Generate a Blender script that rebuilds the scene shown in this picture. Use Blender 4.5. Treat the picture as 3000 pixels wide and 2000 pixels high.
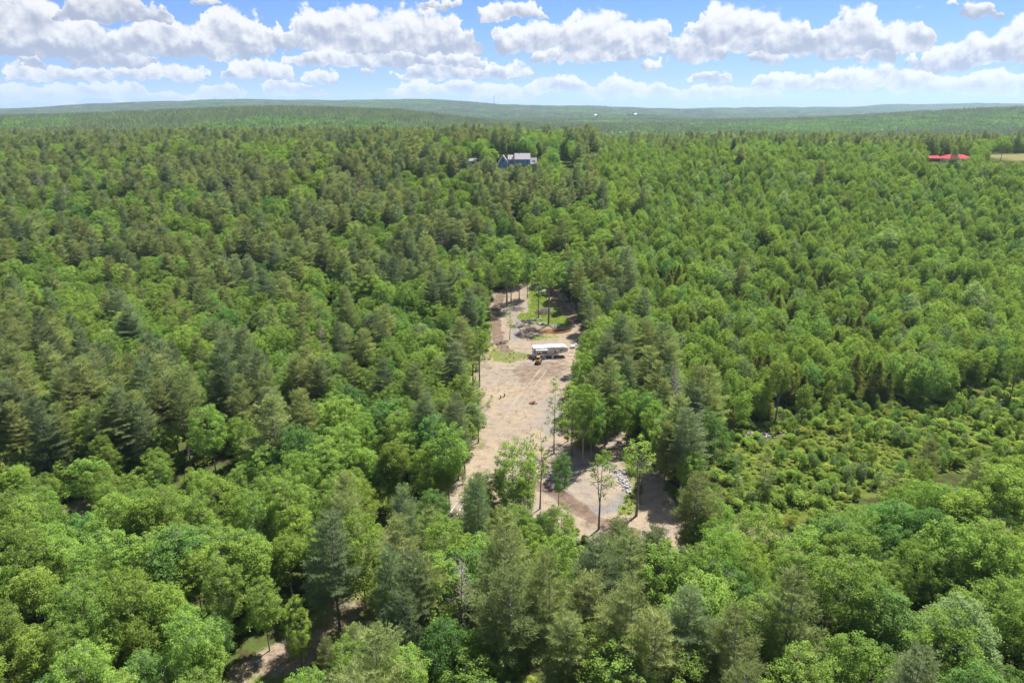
import bpy, math, random
import numpy as np

# ------------------------------------------------------------------ scene reset
for o in list(bpy.data.objects):
    bpy.data.objects.remove(o, do_unlink=True)
sc = bpy.context.scene
COL = sc.collection

# ------------------------------------------------------------------ camera
CAM_Z, PITCH, FPX = 68.0, math.radians(18.6), 2000.0     # focal length in pixels of the 3000 px wide frame
cam_data = bpy.data.cameras.new("camera")
cam_data.sensor_fit = 'HORIZONTAL'
cam_data.sensor_width = 36.0
cam_data.lens = 36.0 * FPX / 3000.0
cam_data.clip_start = 0.5
cam_data.clip_end = 40000.0
cam = bpy.data.objects.new("camera", cam_data)
cam.location = (0, 0, CAM_Z)
cam.rotation_euler = (math.pi / 2 - PITCH, 0, 0)
COL.objects.link(cam)
sc.camera = cam
CP, SP = math.cos(PITCH), math.sin(PITCH)

def ray(px, py):
    """direction of a picture point (3000 x 2000 frame), y forward"""
    a = (np.asarray(px, float) - 1500.0) / FPX
    b = (1000.0 - np.asarray(py, float)) / FPX
    return a, CP + b * SP, -SP + b * CP

def project(x, y, z):
    x, y, z = np.asarray(x, float), np.asarray(y, float), np.asarray(z, float) - CAM_Z
    d = y * CP - z * SP
    up = y * SP + z * CP
    d = np.where(d < 0.1, 0.1, d)
    return 1500 + FPX * x / d, 1000 - FPX * up / d, d

# ------------------------------------------------------------------ sun, sky, exposure
SUN_EL, SUN_AZ = math.radians(60), math.radians(40)       # azimuth to the right of the view direction (+Y)
sun_data = bpy.data.lights.new("sun", 'SUN')
sun_data.energy = 5.0
sun_data.angle = math.radians(0.53)
sun_data.color = (1.0, 0.955, 0.89)
sun = bpy.data.objects.new("sun", sun_data)
sun.rotation_euler = (math.pi / 2 - SUN_EL, 0, math.pi - SUN_AZ)
sun.location = (100, 100, 400)
COL.objects.link(sun)

sc.view_settings.view_transform = 'Standard'
sc.view_settings.look = 'None'
sc.view_settings.gamma = 1.0
sc.view_settings.exposure = 1.6
sc.view_settings.use_curve_mapping = False
sc.render.film_transparent = False
cy = sc.cycles
cy.use_denoising = True
cy.denoiser = 'OPENIMAGEDENOISE'
cy.denoising_input_passes = 'RGB_ALBEDO_NORMAL'
cy.max_bounces = 7
cy.diffuse_bounces = 4
cy.glossy_bounces = 2
cy.transmission_bounces = 5
cy.volume_bounces = 0
cy.transparent_max_bounces = 4
cy.sample_clamp_indirect = 6.0
cy.use_adaptive_sampling = False
cy.caustics_reflective = False
cy.caustics_refractive = False
sc.render.use_persistent_data = False

world = bpy.data.worlds.new("World")
sc.world = world
world.use_nodes = True

class E:
    """tiny expression wrapper round shader math nodes"""
    def __init__(s, nt, sock): s.nt, s.s = nt, sock
    def _m(s, op, *a):
        n = s.nt.nodes.new('ShaderNodeMath'); n.operation = op
        for i, x in enumerate(a):
            if isinstance(x, E): s.nt.links.new(x.s, n.inputs[i])
            else: n.inputs[i].default_value = float(x)
        return E(s.nt, n.outputs[0])
    def __add__(s, o): return s._m('ADD', s, o)
    def __sub__(s, o): return s._m('SUBTRACT', s, o)
    def __rsub__(s, o): return s._m('SUBTRACT', o, s)
    def __mul__(s, o): return s._m('MULTIPLY', s, o)
    __radd__ = __add__; __rmul__ = __mul__
    def __truediv__(s, o): return s._m('DIVIDE', s, o)
    def madd(s, a, b): return s._m('MULTIPLY_ADD', s, a, b)
    def mx(s, o): return s._m('MAXIMUM', s, o)
    def mn(s, o): return s._m('MINIMUM', s, o)
    def sqrt(s): return s._m('SQRT', s)
    def gt(s, o): return s._m('GREATER_THAN', s, o)
    def smx(s, o, k): return s._m('SMOOTH_MAX', s, o, k)
    def step(s, a, b):
        n = s.nt.nodes.new('ShaderNodeMapRange'); n.interpolation_type = 'SMOOTHSTEP'; n.clamp = True
        s.nt.links.new(s.s, n.inputs[0])
        n.inputs[1].default_value = a; n.inputs[2].default_value = b
        n.inputs[3].default_value = 0; n.inputs[4].default_value = 1
        return E(s.nt, n.outputs[0])

def vec(nt, x, y, z=0.0):
    n = nt.nodes.new('ShaderNodeCombineXYZ')
    for i, q in enumerate((x, y, z)):
        if isinstance(q, E): nt.links.new(q.s, n.inputs[i])
        else: n.inputs[i].default_value = q
    return n.outputs[0]

def noise(nt, v, scale, detail=5, rough=0.55, out=0, dist=0.0, dim='3D'):
    n = nt.nodes.new('ShaderNodeTexNoise'); n.noise_dimensions = dim
    nt.links.new(v, n.inputs['Vector'])
    n.inputs['Scale'].default_value = scale
    n.inputs['Detail'].default_value = detail
    n.inputs['Roughness'].default_value = rough
    n.inputs['Distortion'].default_value = dist
    return E(nt, n.outputs[out])

def voronoi(nt, v, scale, detail=2.0, rough=0.5):
    n = nt.nodes.new('ShaderNodeTexVoronoi'); n.feature = 'F1'; n.voronoi_dimensions = '2D'
    nt.links.new(v, n.inputs['Vector'])
    n.inputs['Scale'].default_value = scale
    n.inputs['Detail'].default_value = detail
    n.inputs['Roughness'].default_value = rough
    n.normalize = True
    return E(nt, n.outputs['Distance'])

SKY_STRENGTH, CLOUD_LIGHT = 0.075, 0.325
HORIZON_AIR = (0.130, 0.185, 0.280)
SKY_TINT = (0.245, 0.35, 0.62)

# cumulus layout: centre px, base px, half width, height above base, depth below base, greyness
CLOUDS = [
 (60,140,190,175,34,.6),(330,55,170,90,35,.9),(230,152,160,90,26,.55),(700,120,120,98,35,.1),(520,145,230,80,28,.45),
 (330,182,140,60,25,.8),(950,120,105,108,35,.2),(1090,135,150,120,32,.35),(1240,138,150,118,32,.45),(1150,186,290,48,12,.3),
 (1330,225,175,55,12,.35),(460,225,150,48,12,.25),(95,225,115,42,10,.35),(95,190,38,36,10,.3),(240,226,75,32,10,.4),
 (760,225,115,58,12,.25),(845,172,28,20,7,.1),(950,236,55,30,7,.2),(1075,212,36,13,5,.2),(1210,276,70,46,10,.2),
 (1335,264,95,27,8,.25),(650,276,80,32,8,.3),(850,272,90,42,9,.2),
 (100,292,200,50,14,.35),(330,282,150,40,12,.35),(560,298,130,26,10,.3),(1470,285,110,40,10,.25),
 (1560,128,115,72,24,.15),(1760,145,130,118,30,.15),(1895,135,85,85,25,.1),(1720,166,145,52,14,.25),(1590,172,55,27,7,.1),
 (2130,125,125,122,36,.3),(2250,140,140,118,32,.45),(2040,152,105,62,20,.25),(2500,135,115,112,32,.35),(2640,128,110,72,24,.25),
 (2560,166,70,32,10,.3),(2240,174,65,26,7,.15),(1860,196,82,27,7,.15),(2250,204,36,23,6,.1),(2080,232,85,19,8,.15),
 (1522,222,48,46,10,.2),(2830,40,105,32,9,.15),(2990,165,150,128,32,.35),(2800,195,135,92,20,.35),(2290,252,95,42,10,.15),
 (2440,252,105,52,12,.2),(2560,257,95,80,14,.2),(2680,257,125,55,12,.25),(2150,278,170,34,10,.2),(2880,268,210,55,12,.3),
 (1630,266,110,42,10,.15),(1820,277,125,47,10,.2),(1925,282,65,30,8,.15),
 (1530,42,75,36,10,.15),(1440,52,75,46,12,.2),(1290,14,85,16,7,.3),(800,4,70,9,6,.3),(600,8,60,14,6,.2),
 (2420,80,120,10,8,.1),(2700,12,110,9,7,.1),
]

def build_sky():
    nt = world.node_tree
    nt.nodes.clear()
    sky = nt.nodes.new('ShaderNodeTexSky')
    sky.sky_type = 'NISHITA'
    sky.sun_disc = False
    sky.sun_elevation = SUN_EL
    sky.sun_rotation = SUN_AZ
    sky.altitude = 300
    sky.air_density = 1.0
    sky.dust_density = 0.0
    sky.ozone_density = 1.5
    tc = nt.nodes.new('ShaderNodeTexCoord')
    sep = nt.nodes.new('ShaderNodeSeparateXYZ')
    nt.links.new(tc.outputs['Generated'], sep.inputs[0])
    x, y, z = (E(nt, sep.outputs[i]) for i in range(3))
    hyp = (x * x + y * y).sqrt().mx(0.001)
    v0 = z / hyp
    u0 = x._m('ARCTAN2', x, y)
    p0 = vec(nt, u0, v0)
    # ragged outlines: shift the lookup by noise
    wn = nt.nodes.new('ShaderNodeTexNoise'); wn.noise_dimensions = '2D'; nt.links.new(p0, wn.inputs['Vector'])
    wn.inputs['Scale'].default_value = 34; wn.inputs['Detail'].default_value = 5; wn.inputs['Roughness'].default_value = .6
    ws = nt.nodes.new('ShaderNodeSeparateColor'); nt.links.new(wn.outputs['Color'], ws.inputs[0])
    u = (E(nt, ws.outputs[0]) - 0.5).madd(0.055, u0)
    v = (E(nt, ws.outputs[1]) - 0.5).madd(0.026, v0)
    def uv(px, py):
        a, b, c = ray(px, py); return math.atan2(a, b), c / math.hypot(a, b)
    blobs = []
    for (cx, by, rx, up, dn, g) in CLOUDS:
        cu, cv = uv(cx, by)
        blobs.append((cu, cv, abs(uv(cx + rx, by)[0] - cu), abs(uv(cx, by - up)[1] - cv), abs(uv(cx, by + dn)[1] - cv), g))
    n0 = noise(nt, p0, 30, 5, 0.55, dim='2D')
    b1 = voronoi(nt, p0, 60, 2.0, 0.5)
    # light side of every puff faces the sun (up and to the right)
    po = vec(nt, u0 + 0.003, v0 + 0.008)
    n2 = noise(nt, po, 30, 5, 0.55, dim='2D')
    b2 = voronoi(nt, po, 60, 2.0, 0.5)
    relief = ((n0 - n2) * 2.2 + (b2 - b1) * 0.55)
    def cloud_colour(l):
        ramp = nt.nodes.new('ShaderNodeMix'); ramp.data_type = 'RGBA'
        nt.links.new(l.s, ramp.inputs[0])
        ramp.inputs[6].default_value = (0.43, 0.47, 0.585, 1)
        ramp.inputs[7].default_value = (1.0, 0.99, 0.985, 1)
        return ramp.outputs[2]
    # moist air: the sky pales towards the horizon
    def bgnode(col, k):
        b = nt.nodes.new('ShaderNodeBackground'); b.inputs[1].default_value = k
        nt.links.new(col, b.inputs[0]); return b.outputs[0]
    def mixs(f, a, b):
        m = nt.nodes.new('ShaderNodeMixShader')
        nt.links.new(f.s, m.inputs[0]); nt.links.new(a, m.inputs[1]); nt.links.new(b, m.inputs[2]); return m.outputs[0]
    air = nt.nodes.new('ShaderNodeMix'); air.data_type = 'RGBA'
    nt.links.new((1.0 - v0.step(-0.10, 0.14)).s, air.inputs[0])
    tint = nt.nodes.new('ShaderNodeMix'); tint.data_type = 'RGBA'; tint.blend_type = 'MULTIPLY'
    tint.inputs[0].default_value = 1.0
    nt.links.new(sky.outputs[0], tint.inputs[6]); tint.inputs[7].default_value = SKY_TINT + (1,)
    nt.links.new(tint.outputs[2], air.inputs[6])
    air.inputs[7].default_value = tuple(c / SKY_STRENGTH for c in HORIZON_AIR) + (1,)
    clear = bgnode(air.outputs[2], SKY_STRENGTH)
    low_f = 1.0 - v0.step(-0.005, 0.05)
    # cumulus rows: top line, base line and greyness over the azimuth, one curve node per row
    U0, U1, V0, V1 = -0.80, 0.80, -0.03, 0.20
    tn = u.madd(1 / (U1 - U0), -U0 / (U1 - U0))
    vn = v.madd(1 / (V1 - V0), -V0 / (V1 - V0))
    tcol = vec(nt, tn, tn, tn)
    Q = hgt = None
    for lo, hi_ in ((-50, 60), (100, 140), (141, 162), (163, 205), (206, 240), (241, 271), (272, 310)):
        row = [(uv(c[0], c[1]), c, b) for c, b in zip(CLOUDS, blobs) if lo <= c[1] <= hi_]
        us = np.linspace(U0, U1, 130); T, B, G, DN = [], [], [], []
        for uu in us:
            best = None
            for (_, c, (cu, cv, ru, rt, rb, g)) in row:
                e = abs(uu - cu) / ru
                top = cv + rt * math.sqrt(1 - e * e) if e < 1 else cv - (e - 1) * 0.05
                if best is None or top > best[0]: best = (top, cv, g)
            T.append(best[0]); B.append(best[1]); G.append(best[2])
        dn = float(np.mean([b[4] for _, _, b in row]))
        cn = nt.nodes.new('ShaderNodeRGBCurve')
        cn.mapping.clip_min_x = cn.mapping.clip_min_y = 0; cn.mapping.clip_max_x = cn.mapping.clip_max_y = 1
        for ch, vals in enumerate(([(t - V0) / (V1 - V0) for t in T], [(t - V0) / (V1 - V0) for t in B], G)):
            cv_ = cn.mapping.curves[ch]
            xs = (us - U0) / (U1 - U0)
            cv_.points[0].location = (0, vals[0]); cv_.points[-1].location = (1, vals[-1])
            for xx, yy in list(zip(xs, vals))[1:-1]: cv_.points.new(float(xx), float(min(max(yy, 0), 1)))
            for p in cv_.points: p.handle_type = 'VECTOR'
        cn.mapping.update()
        nt.links.new(tcol, cn.inputs['Color'])
        sp_ = nt.nodes.new('ShaderNodeSeparateColor'); nt.links.new(cn.outputs[0], sp_.inputs[0])
        top = E(nt, sp_.outputs[0]); base = E(nt, sp_.outputs[1]); gg = E(nt, sp_.outputs[2])
        d = vn - base
        q = d / (top - base).mx(0.012)
        m_ = q.mx(d * (-(V1 - V0) / dn))
        qi = m_ * m_
        hi = gg.madd(-0.6, q)
        # nothing where a row has a gap
        qi = qi + (top - base).step(-0.01, 0.03).madd(-4.0, 4.0)
        if Q is None: Q, hgt = qi, hi
        else:
            sel = Q.gt(qi)
            hgt = (hi - hgt).madd(sel, hgt)
            Q = Q._m('SMOOTH_MIN', Q, qi, 0.25)
    S = 1.0 - Q.mn(4.0)
    D = S * 0.8 + (n0 - 0.5) * 1.5 + (0.45 - b1) * 0.55 - 0.02
    thick = D.step(0.15, 0.9)
    lum = (hgt * 0.62 + relief - thick * 0.30 + 0.50).step(-0.25, 0.85)
    alpha = lum.madd(1e-5, D).step(-0.05, 0.27)
    lowm = nt.nodes.new('ShaderNodeMix'); lowm.data_type = 'RGBA'
    nt.links.new(low_f.s, lowm.inputs[0])
    nt.links.new(cloud_colour(lum), lowm.inputs[6])
    lowm.inputs[7].default_value = (0.62, 0.69, 0.82, 1)
    near = mixs(alpha * 0.97, clear, bgnode(lowm.outputs[2], CLOUD_LIGHT))
    # the same kind of cumulus goes on over the rest of the sky
    gn = noise(nt, vec(nt, x, y, z * 2.2), 3.2, 5, 0.55)
    ga = gn.step(0.50, 0.60)
    gl = 1.0 - gn.step(0.52, 0.75) * 0.7
    far = mixs(ga * 0.97, clear, bgnode(cloud_colour(gl), CLOUD_LIGHT))
    outside = (u0._m('ABSOLUTE', u0).step(0.70, 0.78)).mx(v0.step(0.16, 0.19)).mx(1.0 - v0.step(-0.06, -0.05))
    out = nt.nodes.new('ShaderNodeOutputWorld')
    nt.links.new(mixs(outside, near, far), out.inputs[0])
    world.cycles.sampling_method = 'MANUAL'
    world.cycles.sample_map_resolution = 256

build_sky()
# ------------------------------------------------------------------ helpers
RNG = np.random.default_rng(7)

def sm(a, b, x):
    t = np.clip((np.asarray(x, float) - a) / (b - a), 0, 1)
    return t * t * (3 - 2 * t)

def vnoise(x, y, scale, seed=0):
    """2-D value noise in 0..1"""
    x = np.asarray(x, float) / scale + 1000; y = np.asarray(y, float) / scale + 1000
    xi, yi = np.floor(x).astype(np.int64), np.floor(y).astype(np.int64)
    fx, fy = x - xi, y - yi
    fx, fy = fx * fx * (3 - 2 * fx), fy * fy * (3 - 2 * fy)
    def h(a, b):
        n = (a * 374761393 + b * 668265263 + seed * 974634777) & 0x7fffffff
        n = ((n ^ (n >> 13)) * 1274126177) & 0x7fffffff
        return ((n ^ (n >> 16)) & 0xffff) / 65535.0
    return (h(xi, yi) * (1 - fx) + h(xi + 1, yi) * fx) * (1 - fy) + (h(xi, yi + 1) * (1 - fx) + h(xi + 1, yi + 1) * fx) * fy

def fbm(x, y, scale, seed=0, octs=3):
    a, s, t = 1.0, 0.0, 0.0
    for k in range(octs):
        s = s + a * vnoise(x, y, scale / 2 ** k, seed + k); t += a; a *= 0.5
    return s / t

def gau(x, y, cx, cy, sx, sy, a):
    return a * np.exp(-0.5 * (((x - cx) / sx) ** 2 + ((y - cy) / sy) ** 2))

def H0(x, y):
    x, y = np.asarray(x, float), np.asarray(y, float)
    lf = sm(-40, -330, x)                                   # the ridge melts into the slope on the left
    amp = 38 - 5 * lf + 5.0 * (fbm(x, 0 * x + 7.0, 210, 9, 2) - 0.5) * sm(250, 400, y)
    z = amp * sm(195, 480 + 60 * lf, y) - (24 - 13 * lf) * sm(530, 1150, y)
    z = z + gau(x, y, -520, 1750, 360, 300, 40) + gau(x, y, -1500, 2000, 600, 450, 21)
    z = z + gau(x, y, 1700, 2050, 520, 380, 58) + gau(x, y, 500, 2900, 700, 420, 14)
    z = z + gau(x, y, -1450, 5200, 1500, 800, 104) + gau(x, y, 700, 5600, 1200, 700, 22)
    z = z + gau(x, y, 5600, 6800, 2600, 1000, 92) + gau(x, y, 1600, 7200, 2500, 900, 30)
    far = sm(900, 2500, y)
    z = z + far * (16 * (fbm(x, y, 1000, 3) - 0.5) + sm(2200, 4200, y) * 52 * (fbm(x, y, 620, 6, 3) - 0.5)) + (1 - far) * sm(40, 130, np.hypot(x - 12, y - 165)) * 3.0 * (fbm(x, y, 70, 5) - 0.5)
    return z

def hit(px, py, lift=0.0, fn=None):
    """where the view line through a picture point meets the ground (lifted by `lift`)"""
    fn = fn or H0
    a, b, c = ray(px, py)
    t = np.concatenate([np.linspace(30, 700, 2200), np.linspace(702, 9000, 4000)]) / float(b)
    x, y, z = a * t, b * t, CAM_Z + c * t
    d = z - (fn(x, y) + lift)
    i = int(np.argmax(d < 0)) if (d < 0).any() else len(t) - 1
    i = max(i, 1)
    f = d[i - 1] / (d[i - 1] - d[i] + 1e-9)
    k = t[i - 1] + f * (t[i] - t[i - 1])
    return float(a * k), float(b * k)

def world_poly(pts, lift=0.0):
    return np.array([hit(p, q, lift) for p, q in pts])

def inside(poly, x, y):
    poly = np.asarray(poly, float); x = np.asarray(x, float); y = np.asarray(y, float)
    r = np.zeros(x.shape, bool)
    j = len(poly) - 1
    for i in range(len(poly)):
        xi, yi, xj, yj = poly[i][0], poly[i][1], poly[j][0], poly[j][1]
        c = ((yi > y) != (yj > y)) & (x < (xj - xi) * (y - yi) / ((yj - yi) or 1e-9) + xi)
        r ^= c; j = i
    return r

def pdist(poly, x, y, closed=True):
    """distance to the edges of a polyline"""
    poly = np.asarray(poly, float); n = len(poly)
    d = np.full(np.shape(x), 1e9)
    for i in range(n if closed else n - 1):
        a, b = poly[i], poly[(i + 1) % n]
        ab = b - a; L = max(ab @ ab, 1e-9)
        t = np.clip(((x - a[0]) * ab[0] + (y - a[1]) * ab[1]) / L, 0, 1)
        d = np.minimum(d, np.hypot(x - a[0] - t * ab[0], y - a[1] - t * ab[1]))
    return d

def soft(poly, x, y, w=1.5, seed=0):
    """1 inside a ground outline, fading over a ragged edge of width w"""
    d = pdist(poly, x, y); s = np.where(inside(poly, x, y), d, -d)
    return sm(-w, w, s + (fbm(x, y, 3.2, seed, 3) - 0.5) * w * 3.0)

# ------------------------------------------------------------------ the clearing, drawn as ground outlines
CLEAR = world_poly([(1448,862),(1490,838),(1560,832),(1645,850),(1690,915),(1720,960),(1722,1010),(1715,1070),(1760,1130),
                    (1800,1200),(1850,1260),(1930,1370),(1975,1440),(2020,1510),(2060,1600),(2080,1700),(1960,1690),(1850,1630),(1750,1590),
                    (1600,1560),(1450,1560),(1300,1500),(1262,1452),(1330,1400),(1372,1330),(1392,1250),(1390,1180),(1366,1130),
                    (1395,1080),(1425,1000),(1428,930),(1432,890)])
GRASS_RING = world_poly([(1553,843),(1598,864),(1660,925),(1676,946),(1669,958),(1627,957),(1568,950),(1526,940),(1514,927),(1547,906),(1545,870)])
GRASS_B = world_poly([(1430,1015),(1470,1008),(1520,1030),(1560,1036),(1556,1052),(1500,1062),(1440,1062),(1415,1045)])
GRASS_C = world_poly([(1545,984),(1600,978),(1650,985),(1600,996),(1555,997)])
GRASS_D = world_poly([(1815,1330),(1850,1350),(1885,1420),(1880,1480),(1840,1510),(1800,1500),(1850,1430)])
GRASS_E = world_poly([(1940,1425),(2020,1440),(2060,1500),(2000,1500)])
TRACK_A = world_poly([(1470,862),(1455,900),(1452,950),(1462,1005),(1485,1030)])
TRACK_B = world_poly([(1612,858),(1640,888),(1672,925),(1706,950),(1722,985)])
TRACK_C = world_poly([(1560,1420),(1620,1440),(1690,1490),(1760,1530),(1850,1560)])
ROAD_C = world_poly([(1590,1085),(1560,1125),(1520,1175),(1478,1230),(1445,1290),(1415,1350),(1375,1405),(1310,1460),(1240,1530),(1160,1640),(1080,1740),(1000,1810),(880,1890),(760,1990)])
ROAD_D = world_poly([(1262,1470),(1050,1500),(800,1500),(600,1505),(395,1518),(240,1480),(100,1440)])
ROAD_E = world_poly([(2060,1650),(2150,1560),(2230,1560),(2285,1595),(2340,1640)])
BROWN = world_poly([(1480,1085),(1560,1060),(1660,1050),(1680,1075),(1640,1105),(1540,1130)])
PAD = world_poly([(1615,1440),(1640,1400),(1700,1368),(1780,1362),(1830,1400),(1840,1440),(1810,1480),(1740,1505),(1670,1490)])
GRAVEL_A = world_poly([(1575,1190),(1640,1150),(1660,1200),(1640,1270),(1590,1290),(1560,1250)])
GRAVEL_B = world_poly([(1500,945),(1535,930),(1528,955),(1520,1000),(1490,1010),(1492,975)])
CUT = world_poly([(2120,1290),(2180,1255),(2320,1235),(2480,1200),(2620,1175),(2740,1215),(2860,1150),(3000,1115),(3400,1120),(3400,1400),(3000,1400),(2750,1380),(2560,1440),(2430,1500),(2280,1530),(2150,1500),(2090,1400)])
CUT_BARE = world_poly([(2165,1268),(2290,1258),(2300,1300),(2210,1315)])
LAWN = world_poly([(1592,470),(1668,468),(1674,493),(1588,493)])
FIELD = world_poly([(2880,450),(3100,448),(3100,470),(2890,470)])
RX, RY = hit(1612, 1050)
POND = np.array(hit(1621, 969))

def H(x, y):
    """ground height with the worked shapes of the clearing"""
    x, y = np.asarray(x, float), np.asarray(y, float)
    z = H0(x, y)
    near = (y < 330) & (np.abs(x) < 120)
    if near.any():
        c = np.where(near, 1.0, 0.0)
        ip = np.where(inside(PAD, x, y), np.minimum(pdist(PAD, x, y), 2.5) / 2.5, 0)
        z = z + c * ip * 0.55
        z = z + c * 0.22 * (fbm(x, y, 6.0, 11, 3) - 0.5)
        e = ((x - POND[0]) / 5.6) ** 2 + ((y - POND[1]) / 2.6) ** 2
        z = z - c * 0.5 * np.exp(-e * e)
    return z

def Hf(x, y): return float(H(np.array([x]), np.array([y]))[0])

# ------------------------------------------------------------------ object helpers
def link(o): COL.objects.link(o); return o

def tag(o, label=None, cat=None, group=None, kind=None):
    if label: o["label"] = label
    if cat: o["category"] = cat
    if group: o["group"] = group
    if kind: o["kind"] = kind
    return o

def empty(name, loc=(0, 0, 0), rz=0.0):
    o = bpy.data.objects.new(name, None); o.location = loc; o.rotation_euler = (0, 0, rz); o.empty_display_size = 0.5
    return link(o)

def mesh_np(name, V, quads=None, tris=None, mats=(), tone=None, smooth=False, attrs=None):
    V = np.asarray(V, np.float32).reshape(-1, 3)
    nq = 0 if quads is None else len(quads); ntr = 0 if tris is None else len(tris)
    loops = []
    if nq: loops.append(np.asarray(quads, np.int32).ravel())
    if ntr: loops.append(np.asarray(tris, np.int32).ravel())
    loops = np.concatenate(loops)
    starts = np.concatenate([np.arange(nq) * 4, nq * 4 + np.arange(ntr) * 3]).astype(np.int32)
    me = bpy.data.meshes.new(name)
    me.vertices.add(len(V)); me.vertices.foreach_set("co", V.ravel())
    me.loops.add(len(loops)); me.loops.foreach_set("vertex_index", loops)
    me.polygons.add(nq + ntr); me.polygons.foreach_set("loop_start", starts)
    if smooth: me.polygons.foreach_set("use_smooth", np.ones(nq + ntr, bool))
    me.update(calc_edges=True)
    for m in mats: me.materials.append(m)
    if tone is not None:
        attrs = dict(attrs or {}); attrs["tone"] = tone
    for k, a in (attrs or {}).items():
        at = me.attributes.new(k, 'FLOAT', 'POINT'); at.data.foreach_set("value", np.asarray(a, np.float32))
    return me

def obj(name, me, parent=None, loc=None, rot=None):
    o = bpy.data.objects.new(name, me); link(o)
    if parent: o.parent = parent
    if loc is not None: o.location = loc
    if rot is not None: o.rotation_euler = rot
    return o

class MB:
    """collects boxes, prisms and tubes into one mesh"""
    def __init__(s): s.v, s.f = [], []
    def add(s, v, f):
        n = len(s.v); s.v += [tuple(p) for p in v]; s.f += [tuple(i + n for i in q) for q in f]; return s
    def box(s, x0, x1, y0, y1, z0, z1):
        return s.add([(x0,y0,z0),(x1,y0,z0),(x1,y1,z0),(x0,y1,z0),(x0,y0,z1),(x1,y0,z1),(x1,y1,z1),(x0,y1,z1)],
                     [(0,3,2,1),(4,5,6,7),(0,1,5,4),(1,2,6,5),(2,3,7,6),(3,0,4,7)])
    def prism(s, prof, a, b, axis='y'):
        """profile of (p, z) pushed along an axis from a to b"""
        n = len(prof)
        if axis == 'y': v = [(p, a, z) for p, z in prof] + [(p, b, z) for p, z in prof]
        else: v = [(a, p, z) for p, z in prof] + [(b, p, z) for p, z in prof]
        f = [tuple(range(n)), tuple(range(2 * n - 1, n - 1, -1))] + [(i, i + n, (i + 1) % n + n, (i + 1) % n) for i in range(n)]
        return s.add(v, f)
    def tube(s, pts, rad, k=8, cap=True):
        V, F = tube_np(np.array(pts, float), np.full(len(pts), rad) if np.isscalar(rad) else np.array(rad, float), k)
        F = [tuple(q) for q in F]
        if cap: F += [tuple(range(k - 1, -1, -1)), tuple(range((len(pts) - 1) * k, len(pts) * k))]
        return s.add(V, F)
    def build(s, name, mat, parent=None, loc=None, rot=None, bevel=0.0):
        me = bpy.data.meshes.new(name); me.from_pydata(s.v, [], s.f); me.update()
        import bmesh
        bm = bmesh.new(); bm.from_mesh(me); bmesh.ops.recalc_face_normals(bm, faces=bm.faces[:]); bm.to_mesh(me); bm.free()
        me.materials.append(mat)
        o = obj(name, me, parent, loc, rot)
        if bevel:
            m = o.modifiers.new("bevel", 'BEVEL'); m.width = bevel; m.segments = 2; m.limit_method = 'ANGLE'
        return o

def tube_np(P, R, k=6):
    P = np.asarray(P, float); n = len(P)
    T = np.gradient(P, axis=0); T /= np.linalg.norm(T, axis=1)[:, None] + 1e-9
    ref = np.array([0, 0, 1.0]) if abs(T[:, 2]).mean() < 0.8 else np.array([1.0, 0, 0])
    A = np.cross(T, ref); A /= np.linalg.norm(A, axis=1)[:, None] + 1e-9
    B = np.cross(T, A)
    th = np.arange(k) * 2 * math.pi / k
    V = P[:, None, :] + R[:, None, None] * (np.cos(th)[None, :, None] * A[:, None, :] + np.sin(th)[None, :, None] * B[:, None, :])
    i = np.arange(n - 1)[:, None] * k; j = np.arange(k)[None, :]; j2 = (j + 1) % k
    Q = np.stack([i + j, i + j2, i + k + j2, i + k + j], -1).reshape(-1, 4)
    return V.reshape(-1, 3), Q

class Acc:
    """gathers numpy pieces of one mesh"""
    def __init__(s): s.V, s.Q, s.T, s.tone, s.n = [], [], [], [], 0
    def add(s, V, Q=None, T=None, tone=0.5):
        V = np.asarray(V, float).reshape(-1, 3)
        s.V.append(V); s.tone.append(np.broadcast_to(np.asarray(tone, float), (len(V),)))
        if Q is not None and len(Q): s.Q.append(np.asarray(Q) + s.n)
        if T is not None and len(T): s.T.append(np.asarray(T) + s.n)
        s.n += len(V)
    def tube(s, P, R, k=5, tone=0.5):
        V, Q = tube_np(P, R, k); s.add(V, Q, tone=tone)
    def mesh(s, name, mat, smooth=False):
        return mesh_np(name, np.concatenate(s.V), np.concatenate(s.Q) if s.Q else None, np.concatenate(s.T) if s.T else None,
                       [mat], np.concatenate(s.tone), smooth)

# ------------------------------------------------------------------ materials
def lin(c):
    """sRGB 0-255 to linear"""
    return tuple(((v / 255) / 12.92 if v / 255 <= 0.04045 else ((v / 255 + 0.055) / 1.055) ** 2.4) for v in c)

def mat_base(name):
    m = bpy.data.materials.new(name); m.use_nodes = True
    nt = m.node_tree; nt.nodes.clear()
    out = nt.nodes.new('ShaderNodeOutputMaterial')
    return m, nt, out

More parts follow.
